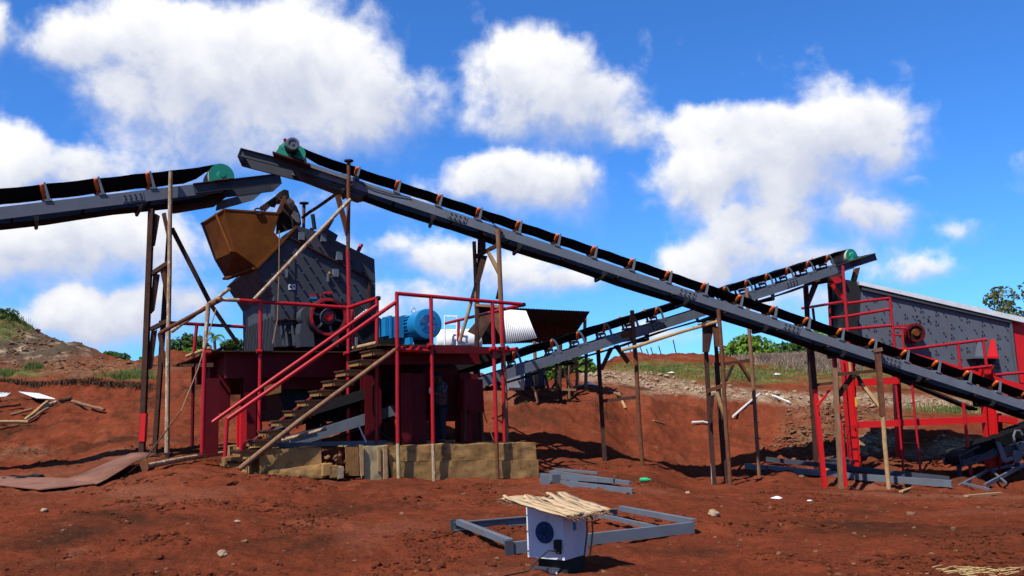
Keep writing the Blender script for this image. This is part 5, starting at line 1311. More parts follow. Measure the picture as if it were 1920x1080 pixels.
fr = thing('welded_steelwork', 'grey rectangular steel frame lying flat around the white cabinet', 'steel frame', on_ground(1080, 1000))
Af, Bf, Cf = on_ground(852, 998), on_ground(955, 1040), on_ground(1303, 1003); Df = Af + Cf - Bf; Df.z = ground(Df.x, Df.y)
gchan('side_bar', (Bf, Cf), .13, .06, GREY, fr, .01); gchan('side_bar', (Af, Df), .13, .06, GREY, fr, .02, V(0, -1, 0))
dAB = (Bf - Af).normalized(); gchan('end_bar', (Af + dAB * .08, Bf - dAB * .08), .07, .08, GREY, fr, .10); gchan('end_bar', (Df + (Cf - Df).normalized() * .05, Cf - (Cf - Df).normalized() * .06), .07, .08, GREY, fr, .10)
for P_ in (Af, Bf): MB().box(P_ + V(0, 0, .085), .05, .012, .08, (Bf - Af).normalized().cross(Z), dAB).build('end_plate', DGREY, fr, smooth=False)
t = .78; p_ = Af * (1 - t) + Df * t; q_ = Bf * (1 - t) + Cf * t; gchan('cross_bar', (p_ + (q_ - p_) * .05, q_ - (q_ - p_) * .05), .05, .05, GREY, fr, .09)

st = thing('steel_stack', 'pile of grey channel sections beside the concrete block', 'steel', on_ground(1090, 905))
for (x0, y0, x1, y1, h, lf, mt) in ((1012, 908, 1185, 926, .12, .0, GREY), (1014, 901, 1150, 916, .10, .06, GREY), (1030, 898, 1180, 920, .08, .10, GREY), (1010, 898, 1100, 904, .10, .03, DGREY), (1040, 896, 1120, 907, .05, .16, GREY)):
    gchan('channel_section', (on_ground(x0, y0), on_ground(x1, y1)), h, .07, mt, st, lf)
for x in (1022, 1044, 1076): MB().box(on_ground(x, 911) + V(0, 0, .10), .09, .03, .10).build('end_block', GREY if x != 1044 else DGREY, st, smooth=False)

lb_ = thing('steel_beam', 'long grey channel beam lying on the red earth before the screen', 'steel beam', on_ground(1600, 900))
gchan('beam_section', (on_ground(1396, 884), on_ground(1600, 902)), .17, .1, GREY, lb_, .05); gchan('beam_section', (on_ground(1602, 902.5), on_ground(1785, 922)), .18, .1, GREY, lb_, .05)
gchan('rear_flange', (on_ground(1436, 876), on_ground(1780, 908)), .14, .08, DGREY, lb_, .07)
MB().box(on_ground(1437, 886) + V(0, -.02, .1), .04, .02, .09).build('splice_plate', DGREY, lb_, smooth=False)
bx_ = thing('gear_box', 'dark blue-grey steel box standing behind the long beam', 'gearbox', on_ground(1580, 888))
q = on_ground(1580, 888) + V(0, .25, 0)
MB().box(q + V(0, 0, .18), .34, .25, .19).build('case', DGREY, bx_, smooth=False); MB().box(q + V(0, 0, .38), .36, .27, .015).build('lid', DGREY, bx_, smooth=False); MB().tube(q + V(-.2, -.05, .38), q + V(-.2, -.05, .44), .07, n=12).build('shaft_cap', IRON, bx_)
MB().box(q + V(.08, -.262, .2), .015, .02, .12).build('hinge_bar', GREY, bx_, smooth=False)
MB().prism([q + V(-.62, -.1, .02), q + V(-.4, -.1, .02), q + V(-.36, -.1, .13), q + V(-.55, -.1, .16)], V(0, .1, 0)).build('wood_wedge', PTIMBER, bx_, smooth=False)
tg = thing('welded_steelwork', 'tangle of bent grey steel frames at the right foreground edge', 'steel frame', on_ground(1860, 905))
for (x0, y0, x1, y1, h, lf) in ((1800, 912, 1850, 892, .07, .05), (1850, 892, 1905, 888, .07, .08), (1850, 918, 1925, 884, .1, .1), (1805, 915, 1855, 920, .06, .03), (1855, 890, 1885, 915, .05, .12), (1880, 880, 1930, 862, .1, .15), (1870, 888, 1930, 878, .05, .1)):
    gchan('frame_bar', (on_ground(x0, y0), on_ground(x1, y1)), h, .06, GREY, tg, lf)
MB().beam(on_ground(1830, 862) + V(0, 0, .15), on_ground(1838, 895) + V(0, 0, .05), .03, .02).build('bent_strip', GREY, tg, smooth=False)

# ------------------------------------------------------------------ white cabinet with fan
ang = R(-36); cu = V(math.cos(ang), math.sin(ang), 0); cvv = V(-cu.y, cu.x, 0)   # front runs along cu
corner = at(1059, 1051, 8.55); z0 = corner.z; lw = rw = .44; Hh = .485
cabi = thing('fan_cabinet', 'white cabinet with a blue round fan under a sheet of bark', 'cabinet', V(corner.x, corner.y, ground(corner.x, corner.y)))


def cq(a, b_, z): return V(corner.x, corner.y, z0) + cu * a + cvv * b_ + V(0, 0, z)


MB().hexa([cq(-lw, 0, 0), cq(0, 0, 0), cq(0, rw, 0), cq(-lw, rw, 0), cq(-lw, 0, Hh), cq(0, 0, Hh), cq(0, rw, Hh), cq(-lw, rw, Hh)]).build('case', CABW, cabi, smooth=False)
fc = cq(-lw * .50, -.004, Hh * .52)
fg = MB().lathe(fc, -cvv, [(0, .0), (.0, .105), (.006, .105), (.008, .1)], 32).build('fan_opening', FANB, cabi)
m_ = MB()
for rr in (.03, .055, .08, .1): m_.lathe(fc - cvv * .014, -cvv, [(0, rr - .003), (.004, rr), (0, rr + .003)], 28, caps=False)
for k in range(6): a = k * math.pi / 3; d_ = cu * math.cos(a) + Z * math.sin(a); m_.beam(fc - cvv * .014, fc - cvv * .014 + d_ * .1, .005, .004, cvv)
m_.build('fan_guard', IRON, fg)
m_ = MB(); m_.box(cq(-.055, -.03, .15), .03, .03, .045, cu, cvv); m_.box(cq(-.05, -.025, .09), .02, .022, .03, cu, cvv); m_.build('power_socket', IRON, cabi, smooth=False)
MB().path([cq(-.06, -.05, .09), cq(-.12, -.10, .10), cq(-.2, -.16, .02), cq(-.26, -.25, -.08), cq(-.36, -.5, -.09)], .008, 6).build('power_lead', IRON, cabi)
MB().prism([cq(.004, .17, .26), cq(.004, .22, .26), cq(.004, .22, .38), cq(.004, .17, .38)], cu * .004).build('side_badge', BLUE, cabi, smooth=False)
MB().box(cq(-lw / 2 + .03, rw / 2 + .02, -.10), lw / 2 - .05, rw / 2 - .05, .097, cu, cvv).build('plinth', IRON, cabi, smooth=False)
MB().box(cq(-lw / 2 + .02, -.03, -.085), lw / 2 - .06, .015, .012, cu, cvv).build('stand_rail', DGREY, cabi, smooth=False)
bk = thing('bark_sheet', 'curling split pale bark sheet laid over the white cabinet', 'bark', cq(-.2, .2, Hh))
# strips run mostly along the view from front right to rear left
def over(px, py, z):
    """the point of the sight line at height z above the cabinet top"""
    d = ray(px, py); return CAM + d * ((z0 + Hh + z - CAM.z) / d.z)


Nn, Rn, Ln, Bn = at(1064, 971, 8.22), at(1147, 958, 8.85), at(934, 934, 8.42), at(1050, 924, 9.3)
bsr = []
for j in range(9):
    s_ = j / 8; bsr.append([(Nn * (1 - t_) + Rn * t_) * (1 - s_) + (Ln * (1 - t_) + Bn * t_) * s_ * 1.0 + V(0, 0, -.012 + .02 * math.sin(t_ * 6) * s_) for t_ in np.linspace(.02, .98, 8)])
MB().loft(bsr).build('shade_undersheet', BARKSHEET, bk, solid=.008)  # solid undersheet added so the gapped strips shade the cabinet fully
ns = 9
for k in range(ns):
    t0 = (k + .5) / ns; A_ = Nn * (1 - t0) + Rn * t0; B_ = Ln * (1 - t0) + Bn * t0; B_ = A_ + (B_ - A_) * rng.uniform(.72, 1.04); A_ = A_ + (A_ - B_) * rng.uniform(-.05, .03)
    dr = (B_ - A_).normalized(); acr = Z.cross(dr).normalized(); wa, wb_ = (Rn - Nn).length / ns * .66, (Bn - Ln).length / ns * .60; rings = []
    for j in range(11):
        s_ = j / 10; p = A_ * (1 - s_) + B_ * s_ + V(0, 0, .005 * (k % 3) + .006 * math.sin(s_ * 3 + k) + .05 * max(0, s_ - .6) ** 2 * rng.uniform(.5, 6)); wj = (wa * (1 - s_) + wb_ * s_) * (1 - .5 * max(0, s_ - .7) / .3) * rng.uniform(.85, 1.15)
        rings.append([p - acr * wj + V(0, 0, rng.uniform(-.008, .004)), p + V(0, 0, .004), p + acr * wj + V(0, 0, rng.uniform(-.008, .004))])
    MB().loft(rings).build('bark_strip', BARKSHEET, bk, solid=.008)
m_ = MB()
for k in range(46):
    t0 = rng.random(); A_ = Nn * (1 - t0) + Rn * t0; B_ = Ln * (1 - t0) + Bn * t0; dr = (A_ - B_).normalized(); p0 = A_ - dr * .03 + V(0, 0, rng.uniform(-.02, .015)); m_.path([p0, p0 + dr * rng.uniform(.04, .12) + V(0, 0, rng.uniform(-.04, .02))], [.007, .002], 5)
for k in range(34):
    t0 = rng.random() ** 1.5; A_ = Nn * (1 - t0) + Rn * t0; B_ = Ln * (1 - t0) + Bn * t0; dr = (B_ - A_).normalized(); p0 = A_ + (B_ - A_) * rng.uniform(.7, .95) + V(0, 0, rng.uniform(-.03, .0)); m_.path([p0, p0 + dr * rng.uniform(.06, .16) + V(0, 0, rng.uniform(-.06, .01))], [.007, .002], 5)
kind(m_.build('frayed_fibres', TIMBER, bk), 'stuff')
m_ = MB()
for (a, b_) in ((.10, .30), (.14, .34)): m_.path([cq(a - .02, b_, Hh - .05), cq(a + .02, b_ - .06, .25), cq(a + .0, b_ - .1, .02)], .009, 6)
m_.build('hanging_strip', TIMBER, bk)
tag(MB().box(on_ground(1036, 1071) + V(0, -.1, .03), .04, .03, .03).build('plug_block', WHITE, smooth=False), 'small white plug on the ground in front of the cabinet', 'plug')

# ------------------------------------------------------------------ person under the platform
def skin(name, mat, joints, edges, parent=None, sub=2, root=0):
    bm = bmesh.new(); ly = bm.verts.layers.skin.verify(); vs = [bm.verts.new(p) for p, _ in joints]
    for a, b_ in edges: bm.edges.new((vs[a], vs[b_]))
    for i, (v, (p, r_)) in enumerate(zip(vs, joints)):
        rr = r_ if isinstance(r_, tuple) else (r_, r_); v[ly].radius = rr; v[ly].use_root = (i == root)
    me_ = bpy.data.meshes.new(name); bm.to_mesh(me_); bm.free(); me_.materials.append(mat)
    o = place(name, me_, V(0, 0, 0), parent) if not parent else place(name, me_, WL[parent.name], parent)
    o.modifiers.new('skin', 'SKIN').use_smooth_shade = True; s_ = o.modifiers.new('sub', 'SUBSURF'); s_.levels = sub; s_.render_levels = sub
    return o


aP = F.a(F(829, 823, .85)); ab = F.a(tl); ae = F.a(trr); tz = tl.z + (trr.z - tl.z) * (aP - ab) / (ae - ab)
pz = F.w(aP, .85, tz + .0); Hs = 1.70
pe = thing('person', 'person in camouflage shirt and dark trousers standing under the platform', 'person', pz)
fx = V(-.85, -.5, 0).normalized(); rt = V(-fx.y, fx.x, 0)          # facing left, rt is his left side


def bp(f_, l_, z): return fx * f_ + (-rt) * l_ + V(0, 0, z)


J = [(bp(0, 0, .92), (.15, .12)), (bp(.0, 0, 1.12), (.145, .11)), (bp(.0, 0, 1.33), (.165, .115)), (bp(.01, 0, 1.45), (.09, .08)), (bp(.03, 0, 1.51), .055), (bp(.05, 0, 1.58), (.075, .085)), (bp(.055, 0, 1.655), (.075, .09)),
     (bp(0, .10, .86), .095), (bp(.02, .11, .50), .062), (bp(-.01, .12, .10), .042), (bp(.13, .13, .04), .036),
     (bp(0, -.10, .86), .095), (bp(.03, -.11, .50), .062), (bp(.01, -.13, .10), .042), (bp(.15, -.14, .04), .036),
     (bp(0, .19, 1.40), .062), (bp(-.06, .25, 1.12), .046), (bp(.02, .28, .88), .034), (bp(.04, .28, .80), .036),
     (bp(0, -.19, 1.40), .062), (bp(.05, -.25, 1.13), .046), (bp(.27, -.20, 1.20), .034), (bp(.34, -.19, 1.23), .036)]
ED = [(0, 1), (1, 2), (2, 3), (3, 4), (4, 5), (5, 6), (0, 7), (7, 8), (8, 9), (9, 10), (0, 11), (11, 12), (12, 13), (13, 14), (2, 15), (15, 16), (16, 17), (17, 18), (2, 19), (19, 20), (20, 21), (21, 22)]
# fingers and thumbs
for (h, d0, th) in ((18, V(0, 0, -1), fx), (22, fx, Z)):
    hp = J[h][0]
    for k in range(4):
        off = (rt if h == 22 else fx) * ((k - 1.5) * .018) if h == 18 else Z * ((k - 1.5) * .018)
        J.append((hp + d0 * .05 + off, .0095)); J.append((hp + d0 * (.085 + .008 * (k in (1, 2))) + off + th * .01, .008)); n_ = len(J); ED += [(h, n_ - 2), (n_ - 2, n_ - 1)]
    J.append((hp + th * .03 + d0 * .02, .0105)); J.append((hp + th * .05 + d0 * .05, .009)); n_ = len(J); ED += [(h, n_ - 2), (n_ - 2, n_ - 1)]
skin('body', SKIN, J, ED, pe)
e_ = .018
SH = [(bp(0, 0, .86), (.17, .145)), (bp(0, 0, 1.12), (.165, .135)), (bp(0, 0, 1.34), (.185, .135)), (bp(0, 0, 1.44), (.10, .09)), (bp(0, .195, 1.40), .082), (bp(-.05, .245, 1.17), .066), (bp(0, -.195, 1.40), .082), (bp(.05, -.25, 1.17), .066)]
skin('shirt', CAMO, SH, [(0, 1), (1, 2), (2, 3), (2, 4), (4, 5), (2, 6), (6, 7)], pe)
TR = [(bp(0, 0, .94), (.16, .135)), (bp(0, .10, .84), .115), (bp(.02, .11, .50), .085), (bp(-.01, .12, .09), .072), (bp(0, -.10, .84), .115), (bp(.03, -.11, .50), .085), (bp(.01, -.13, .09), .072)]
skin('trousers', NAVY, TR, [(0, 1), (1, 2), (2, 3), (0, 4), (4, 5), (5, 6)], pe)
for (f_, l_) in ((.05, .125), (.07, -.135)): skin('shoe', IRON, [(bp(f_ - .08, l_, .05), .05), (bp(f_ + .04, l_, .045), .05), (bp(f_ + .12, l_, .035), .038)], [(0, 1), (1, 2)], pe)
ha = MB().lathe(pz + bp(.04, 0, 1.66), V(.0, 0, 1), [(-.045, .097), (0, .1), (.04, .085), (.07, .05), (.08, .0)], 18); ha.build('cap', NAVY, pe)
m_ = MB(); m_.prism([pz + bp(.10, -.06, 1.625), pz + bp(.19, -.045, 1.61), pz + bp(.19, .045, 1.61), pz + bp(.10, .06, 1.625)], V(0, 0, .012)); m_.build('cap_peak', NAVY, pe, smooth=False)
m_ = MB(); m_.lathe(pz + bp(.125, 0, 1.565), fx, [(0, .022), (.03, .006)], 8); m_.build('nose', SKIN, pe)
m_ = MB()
for e in (-.03, .03): m_.lathe(pz + bp(.118, e, 1.60), fx, [(0, .012), (.006, .006)], 8)
m_.build('eyes', WHITE, pe); MB().box(pz + bp(.118, 0, 1.53), .006, .025, .006, fx, rt).build('mouth', MAROON, pe, smooth=False)
m_ = MB()
for e in (-.085, .085): m_.lathe(pz + bp(.04, e, 1.60), V(-rt.x, -rt.y, 0) * (1 if e > 0 else -1), [(-.02, .03), (.012, .022)], 10)
m_.build('ears', SKIN, pe)
hp = pz + bp(.37, -.19, 1.25); tag(MB().lathe(hp + V(0, 0, -.06), Z, [(0, .03), (.02, .05), (.10, .055), (.14, .035), (.16, .02)], 12).build('helmet', WHITE), 'small white helmet held by the person under the platform', 'helmet')

# ------------------------------------------------------------------ shed, cabinets and tank behind
def corr(p00, p10, p01, p11, n, amp, thick=.006):
    """corrugated sheet, ridges running from the p00 p10 edge to the p01 p11 edge"""
    nr_ = (p10 - p00).cross(p01 - p00).normalized(); r0, r1 = [], []
    for i in range(n * 4 + 1):
        t = i / (n * 4); o = nr_ * (amp * math.sin(t * n * 2 * math.pi)); r0.append(p00 * (1 - t) + p10 * t + o); r1.append(p01 * (1 - t) + p11 * t + o)
    return MB().loft([r0, r1])


sh = thing('shed', 'open shed with rusty roof and white corrugated sheet on the bank', 'shed', on_ground(1020, 728))
corr(at(893, 574, 28.6), at(1106, 584, 31.5), at(905, 646, 33.5), at(1070, 640, 35.5), 44, .012).build('roof', RROOF, sh, solid=.008)
corr(at(944, 580, 28.4), at(986, 583, 28.8), at(949, 644, 28.0), at(1007, 634, 28.4), 15, .022).build('white_sheet', WHITE, sh, solid=.008)
corr(at(908, 606, 28.9), at(924, 596, 29.3), at(905, 642, 28.7), at(925, 642, 29.1), 9, .03).build('shade_toned_sheet', DGREY, sh, solid=.008)  # sheet in shade: the shade is put into its dark grey
MB().prism([at(926, 586, 28.5), at(942, 582, 28.5), at(947, 616, 28.4), at(936, 628, 28.4), at(928, 612, 28.4)], V(0, .02, 0)).build('rusty_sheet', RUST, sh, smooth=False)
MB().prism([at(876, 622, 28.4), at(902, 592, 28.6), at(930, 582, 28.6), at(924, 598, 28.5), at(898, 640, 28.4), at(890, 628, 28.4)], V(0, .03, 0)).build('rusty_sheet', RUSTD, sh, smooth=False)
for (x0, y0, x1, y1, D) in ((1002, 640, 1006, 728, 29.6), (1051, 640, 1051, 728, 30.0), (1066, 655, 1066, 728, 30.3), (1097, 590, 1099, 718, 32.5), (1042, 655, 1043, 700, 34), (1080, 650, 1081, 695, 34.5)):
    leg(sh, at(x0, y0, D), at(x1, y1, D), TIMBER if x0 != 1051 else RUSTD, .13, True, 'post')
for (x0, y0, x1, y1, D) in ((1012, 729, 1080, 731, 30), (1035, 728, 1050, 705, 30), (1055, 696, 1074, 728, 30.1), (1022, 703, 1028, 728, 29.8)): bar(sh, at(x0, y0, D), at(x1, y1, D), TIMBER if y0 > 720 and x1 > 1060 else RUSTD, .08, .08, 'brace')
bar(sh, at(1052, 700, 30.2), at(1110, 675, 33), RUSTD, .08, .1, 'brace'); bar(sh, at(893, 572, 28.7), at(938, 577, 28.4), TIMBER, .08, .08, 'purlin')
cb = thing('electric_cabinet', 'pale grey steel cabinet beside the shed under the product conveyor', 'cabinet', on_ground(962, 731))
MB().prism([at(947, 688, 28.6), at(977, 688, 28.9), at(979, 731, 28.9), at(949, 731, 28.6)], V(.1, .7, 0)).build('case', CONCG, cb, smooth=False); MB().prism([at(949, 691, 28.55), at(975, 691, 28.82), at(976.5, 727, 28.82), at(951, 727, 28.55)], V(0, .03, 0)).build('door', CONCG, cb, smooth=False)
MB().box(at(973, 715, 28.75), .02, .03, .05).build('handle', IRON, cb, smooth=False)
gb = thing('generator', 'dark grey machine housing inside the shed', 'generator', on_ground(1000, 731))
MB().prism([at(983, 676, 29.6), at(1019, 674, 29.9), at(1021, 722, 29.9), at(1012, 728, 29.9), at(984, 724, 29.6)], V(.1, 1.2, 0)).build('housing', DGREY, gb, smooth=False); MB().box(at(1000, 727, 30), .4, .5, .05).build('skid', IRON, gb, smooth=False)
tk = thing('water_tank', 'long white tank behind the platform railing', 'tank', on_ground(862, 700))
MB().lathe(at(818, 640, 36), V(1, .12, 0), [(0, .2), (.05, .42), (.2, .5), (1.75, .5), (1.9, .42), (1.95, .2)], 20).build('shell', WHITE, tk)
m_ = MB()
for (x, y) in ((838, 655), (880, 655)): q = at(x, y, 36.2); m_.box(V(q.x, q.y, (q.z + ground(q.x, q.y)) / 2), .08, .3, (q.z - ground(q.x, q.y)) / 2 + .1)
m_.build('cradle', GALV, tk, smooth=False); MB().box(at(850, 624, 36), .5, .2, .03).build('walkway', GALV, tk, smooth=False)
sf = thing('scaffold_tower', 'thin white scaffold frame standing behind the blue motor', 'scaffold', on_ground(845, 700))
D = 35.2
for x in (834, 857): leg(sf, at(x, 591, D), at(x, 700, D), WHITE, .07, True, 'upright')
for y in (592, 607, 620): bar(sf, at(833, y, D), at(858, y + 1, D), WHITE, .06, .06, 'rung')
sg = thing('yellow_sign', 'square yellow sign on a post beyond the low trestle', 'sign', on_ground(1118, 690))
MB().prism([at(1110, 648, 42), at(1131, 650, 42), at(1130, 660, 42), at(1111, 659, 42)], V(0, .04, 0)).build('board', YELLOW, sg, smooth=False); leg(sg, at(1121, 652, 42.1), at(1121, 690, 42.1), RUSTD, .06, True, 'post')
ords = ['leftmost', 'second from the left', 'third from the left', 'fourth from the left', 'fifth from the left', 'third from the right', 'second from the right', 'rightmost and tallest']
for i, (x, y0) in enumerate(((1166, 660), (1178, 645), (1190, 640), (1200, 650), (1212, 654), (1220, 651), (1235, 649), (1262, 637))):
    p0 = at(x, y0, 61); tag(leg(None, p0, V(p0.x + .15, p0.y, ground(p0.x, p0.y)), RUSTD, .075, True, 'fence_post'), 'thin dark fence post on the far crest, ' + ords[i], 'fence post', 'fence posts along the crest')


# ------------------------------------------------------------------ loose things on the ground
m_ = thing('steel_plate', 'curled rusty steel plates lying at the left', 'steel plate', on_ground(150, 905))
def gpoly(name, pix, lift, mat, parent, vec=V(0, 0, .02)):
    return MB().prism([on_ground(x, y) + V(0, 0, .03 + l) for (x, y), l in zip(pix, lift)], vec).build(name, mat, parent, smooth=False)


gpoly('flat_sheet', [(-40, 908), (75, 922), (190, 910), (120, 900), (-40, 898)], [.0, .02, .03, .0, 0], PLATE, m_)
pw = []
for (xa, ya, xb, yb, l) in ((118, 905, 180, 913, .02), (150, 898, 200, 907, .04), (185, 890, 226, 899, .12), (215, 880, 248, 888, .17), (245, 872, 275, 878, .22), (268, 868, 296, 873, .20)):
    pw.append([on_ground(xa, ya) + V(0, 0, l + .04), on_ground(xb, yb) + V(0, 0, l + .04)])
MB().loft(pw).build('curled_sheet', PLATE, m_, solid=.02)
c_ = on_ground(42, 898); tag(MB().path([c_ + V(.33 * math.cos(t) * (1 + .1 * math.sin(3 * t)), .5 * math.sin(t), .06 + .02 * math.sin(5 * t)) for t in np.linspace(0, 6.28, 28)], .035, 8).build('hose_loop', IRON), 'loop of dark hose on the rusty plate at left', 'hose')
pl_ = thing('timber_pole', 'white-barked pole lying in front of the stairs foot', 'pole', on_ground(340, 875))
pa, pb = on_ground(270, 884) + V(0, 0, .10), on_ground(446, 862) + V(0, 0, .22); MB().path([pa, pa * .6 + pb * .4 + V(0, 0, .03), pb], [.06, .06, .05], 10).build('shaft', BARK, pl_)
MB().lathe(pa, pb - pa, [(-.03, .07), (-.03, .13), (0, .13), (0, .06)], 16).build('flange', RUST, pl_)
pole('rusty pipe lying on the earth left of the stairs', on_ground(318, 860) + V(0, 0, .1), on_ground(422, 852) + V(0, 0, .16), RUST, .11, name='pipe', cat='pipe')
pole('white pole lying through the stairs above the low wall', F(528, 826, 1.5), F(612, 804, 1.2), BARK, .075, .085)
tag(MB().tube(F(672, 797, 1.1), F(687, 830, .98), .02, n=8).build('pipe', GALV), 'short thin pale pipe leaning against a red column', 'pipe')
tag(MB().path([F(700, 720, 1.2), F(700, 770, 1.1), F(712, 810, 1.0), F(740, 828, .6)], .022, 8).build('hose', IRON), 'black hose hanging beside the stairs under the deck', 'hose')
tag(MB().channel(F(510, 835, 1.0), F(724, 829, 1.0), .09, .08, F.b, Z).build('steel_beam', GREY, smooth=False), 'grey channel lying along the top of the low wall', 'steel beam')
oc = F(692, 884, .7); og = V(oc.x, oc.y, ground(oc.x, oc.y) + .02)
T = thing('orange_cone', 'bent orange plastic piece lying by the formwork boards', 'plastic', og)
MB().path([og + V(-.10, 0, .02), og + V(-.03, 0, .10), og + V(.0, 0, .21), og + V(.10, .0, .25)], [.05, .06, .06, .05], 10).build('stem', PLORANGE, T); MB().path([og + V(.30, .05, .14), og + V(.26, .05, .09), og + V(.31, .05, .05)], [.03, .035, .03], 8).build('tip', PLORANGE, T); MB().box(og + V(.15, .1, .10), .13, .06, .06).build('base', IRON, T, smooth=False)
heap = [((-30, 814), (35, 806), .07, RUST), ((-20, 800), (52, 795), .09, PTIMBER), ((46, 790), (88, 770), .09, PTIMBER), ((-20, 774), (38, 765), .07, RUSTD), ((75, 776), (105, 764), .10, BARK), ((20, 786), (60, 780), .08, TIMBER), ((50, 792), (90, 778), .07, TIMBER), ((110, 760), (135, 758), .12, RUSTD), ((135, 762), (195, 773), .08, TIMBER)]
lab = ['lowest rusty bar of the scrap heap at the left edge', 'pale timber lowest across the scrap heap at the left edge', 'pale pole slanting up to the white sheet at left', 'dark bar under the white sheet at the left edge', 'pale hollow pole lying right of the white sheet', 'brown pole in the middle of the left scrap heap', 'brown pole beneath the slanting pale pole at left', 'short dark lump of pipe right of the white sheet', 'brown plank lying alone right of the left scrap heap']
for ((x0, y0), (x1, y1), d_, mt), lt in zip(heap, lab):
    pole(lt, on_ground(x0, y0) + V(0, 0, .1), on_ground(x1, y1) + V(0, 0, .16), mt, d_ * 1.35)
for pts, lt in ((((33, 748), (72, 749), (104, 762), (68, 763)), 'bluish white metal sheet lying on the left bank'), (((-30, 744), (20, 748), (12, 752), (-30, 752)), 'white metal sheet cut by the left picture edge')):
    q = [on_ground(x, y) + V(0, 0, .25) for x, y in pts]; tag(corr(q[0], q[1], q[3], q[2], 8, .015).build('metal_sheet', GALV, solid=.006), lt, 'metal sheet')
for pts, lt in ((((1298, 799), (1318, 796), (1330, 793)), 'short white plastic pipe lying behind the middle trestle'), (((1374, 779), (1400, 763), (1425, 748), (1434, 746)), 'white plastic pipe rising up the mound behind the tall post'), (((1438, 746), (1455, 750), (1482, 760)), 'white plastic pipe going down the far side of the mound')):
    tag(MB().path([on_ground(x, y) + V(0, 0, .08) for x, y in pts], .045, 8).build('plastic_pipe', PVC), lt, 'pipe')
b0 = on_ground(1208, 904) + V(0, 0, .05); T = thing('plastic_bottle', 'crushed green plastic bottle on the red earth', 'bottle', b0)
MB().lathe(b0 + V(-.10, 0, 0), V(1, -.2, 0), [(0, .03), (.02, .05), (.16, .05), (.22, .02), (.25, .018)], 14).build('bottle_body', BOTTLE, T); MB().lathe(b0 + V(-.03, .006, 0) + V(0, -.014, 0), V(1, -.2, 0), [(0, .051), (.05, .051)], 14).build('bottle_label', BLUE, T)
bigs = [((1338, 966), .085, 'large pale stone lying alone at the right middle of the yard', PSTONE), ((1290, 930), .05, 'small pale stone right of the plastic bottle', PSTONE), ((83, 959), .055, 'pale stone on the dark soil at lower left', PSTONE), ((445, 978), .04, 'small round pale stone left of centre foreground', PSTONE), ((418, 1052), .06, 'pale flat stone at the bottom left foreground', PSTONE), ((293, 1052), .075, 'dark clod in the bottom left foreground', CLODM), ((435, 908), .11, 'dark lumpy clod below the stairs foot', CLODM), ((1502, 895), .09, 'brown stone before the long grey beam', STONEM), ((870, 930), .05, 'red stone between the block and the steel frame', STONEM), ((940, 1043), .0, '', CLODM)]
for (x, y), s_, lt, mt in bigs:
    if s_ <= 0: continue
    bm = bmesh.new(); bmesh.ops.create_icosphere(bm, subdivisions=3, radius=s_); p = on_ground(x, y)
    for v in bm.verts: v.co *= 1 + .45 * fnoise(v.co.x * 7 / s_ * .12 + x, v.co.y * 7 / s_ * .12, v.co.z * 7 / s_ * .12, 4); v.co.z *= .65
    me_ = bpy.data.meshes.new('stone'); bm.to_mesh(me_); bm.free(); me_.materials.append(mt); tag(place('stone', me_, p + V(0, 0, s_ * .3)), lt, 'stone')
for (x, y, s_, lt) in ((1458, 942, .09, 'white scrap of paper on the earth left of the wooden foot'), (1518, 942, .04, 'tiny white scrap right of the paper scrap'), (1456, 703, .25, 'white scrap lying on the far grassy slope'), (1260, 702, .16, 'small white scrap on the far red bank'), (1100, 728, .3, 'white bag beside the pale stones behind the low trestle'), (1798, 890, .06, 'white scrap between the ladder and the right red leg')):
    p = on_ground(x, y); m_ = MB(); q = [p + V(s_ * 1.4 * math.cos(a) * rng.uniform(.6, 1.2), s_ * math.sin(a) * rng.uniform(.6, 1.2), .03 + s_ * rng.uniform(0, .25)) for a in np.linspace(0, 5.6, 9)]; c0 = p + V(0, 0, s_ * .55 + .03)
    m_.add([c0] + q, [(0, i + 1, (i + 1) % 9 + 1) for i in range(9)]); tag(m_.build('paper_scrap', WHITE, solid=.006), lt, 'litter')

# ------------------------------------------------------------------ trees
def leafcloud(centers, radii, n, size, flat=.9):
    C = np.array(centers); Rr = np.array(radii); pr = Rr ** 2; pr = pr / pr.sum(); k = rng.choice(len(Rr), n, p=pr)
    d = rng.normal(0, 1, (n, 3)); d /= np.linalg.norm(d, axis=1)[:, None]; rad = Rr[k] * (1 - .55 * rng.random(n) ** 2.2)
    P = C[k] + d * rad[:, None] * np.array([1, 1, flat])
    lump = np.array([fnoise(p[0] * 1.3, p[1] * 1.3, p[2] * 1.3, 3) for p in P]); P = P[lump > -.17]; d = d[lump > -.17]; n = len(P)
    t = rng.normal(0, 1, (n, 3)); nr_ = d * .7 + rng.normal(0, .55, (n, 3)) + np.array([0, 0, .35]); nr_ /= np.linalg.norm(nr_, axis=1)[:, None]
    a = np.cross(nr_, t); a /= np.linalg.norm(a, axis=1)[:, None]; b_ = np.cross(nr_, a); s_ = size * rng.uniform(.55, 1.3, (n, 1))
    q = np.stack([P - a * s_, P + b_ * s_ * .55, P + a * s_, P - b_ * s_ * .55], 1).reshape(-1, 3)
    f = np.arange(n * 4).reshape(-1, 4); return q, f


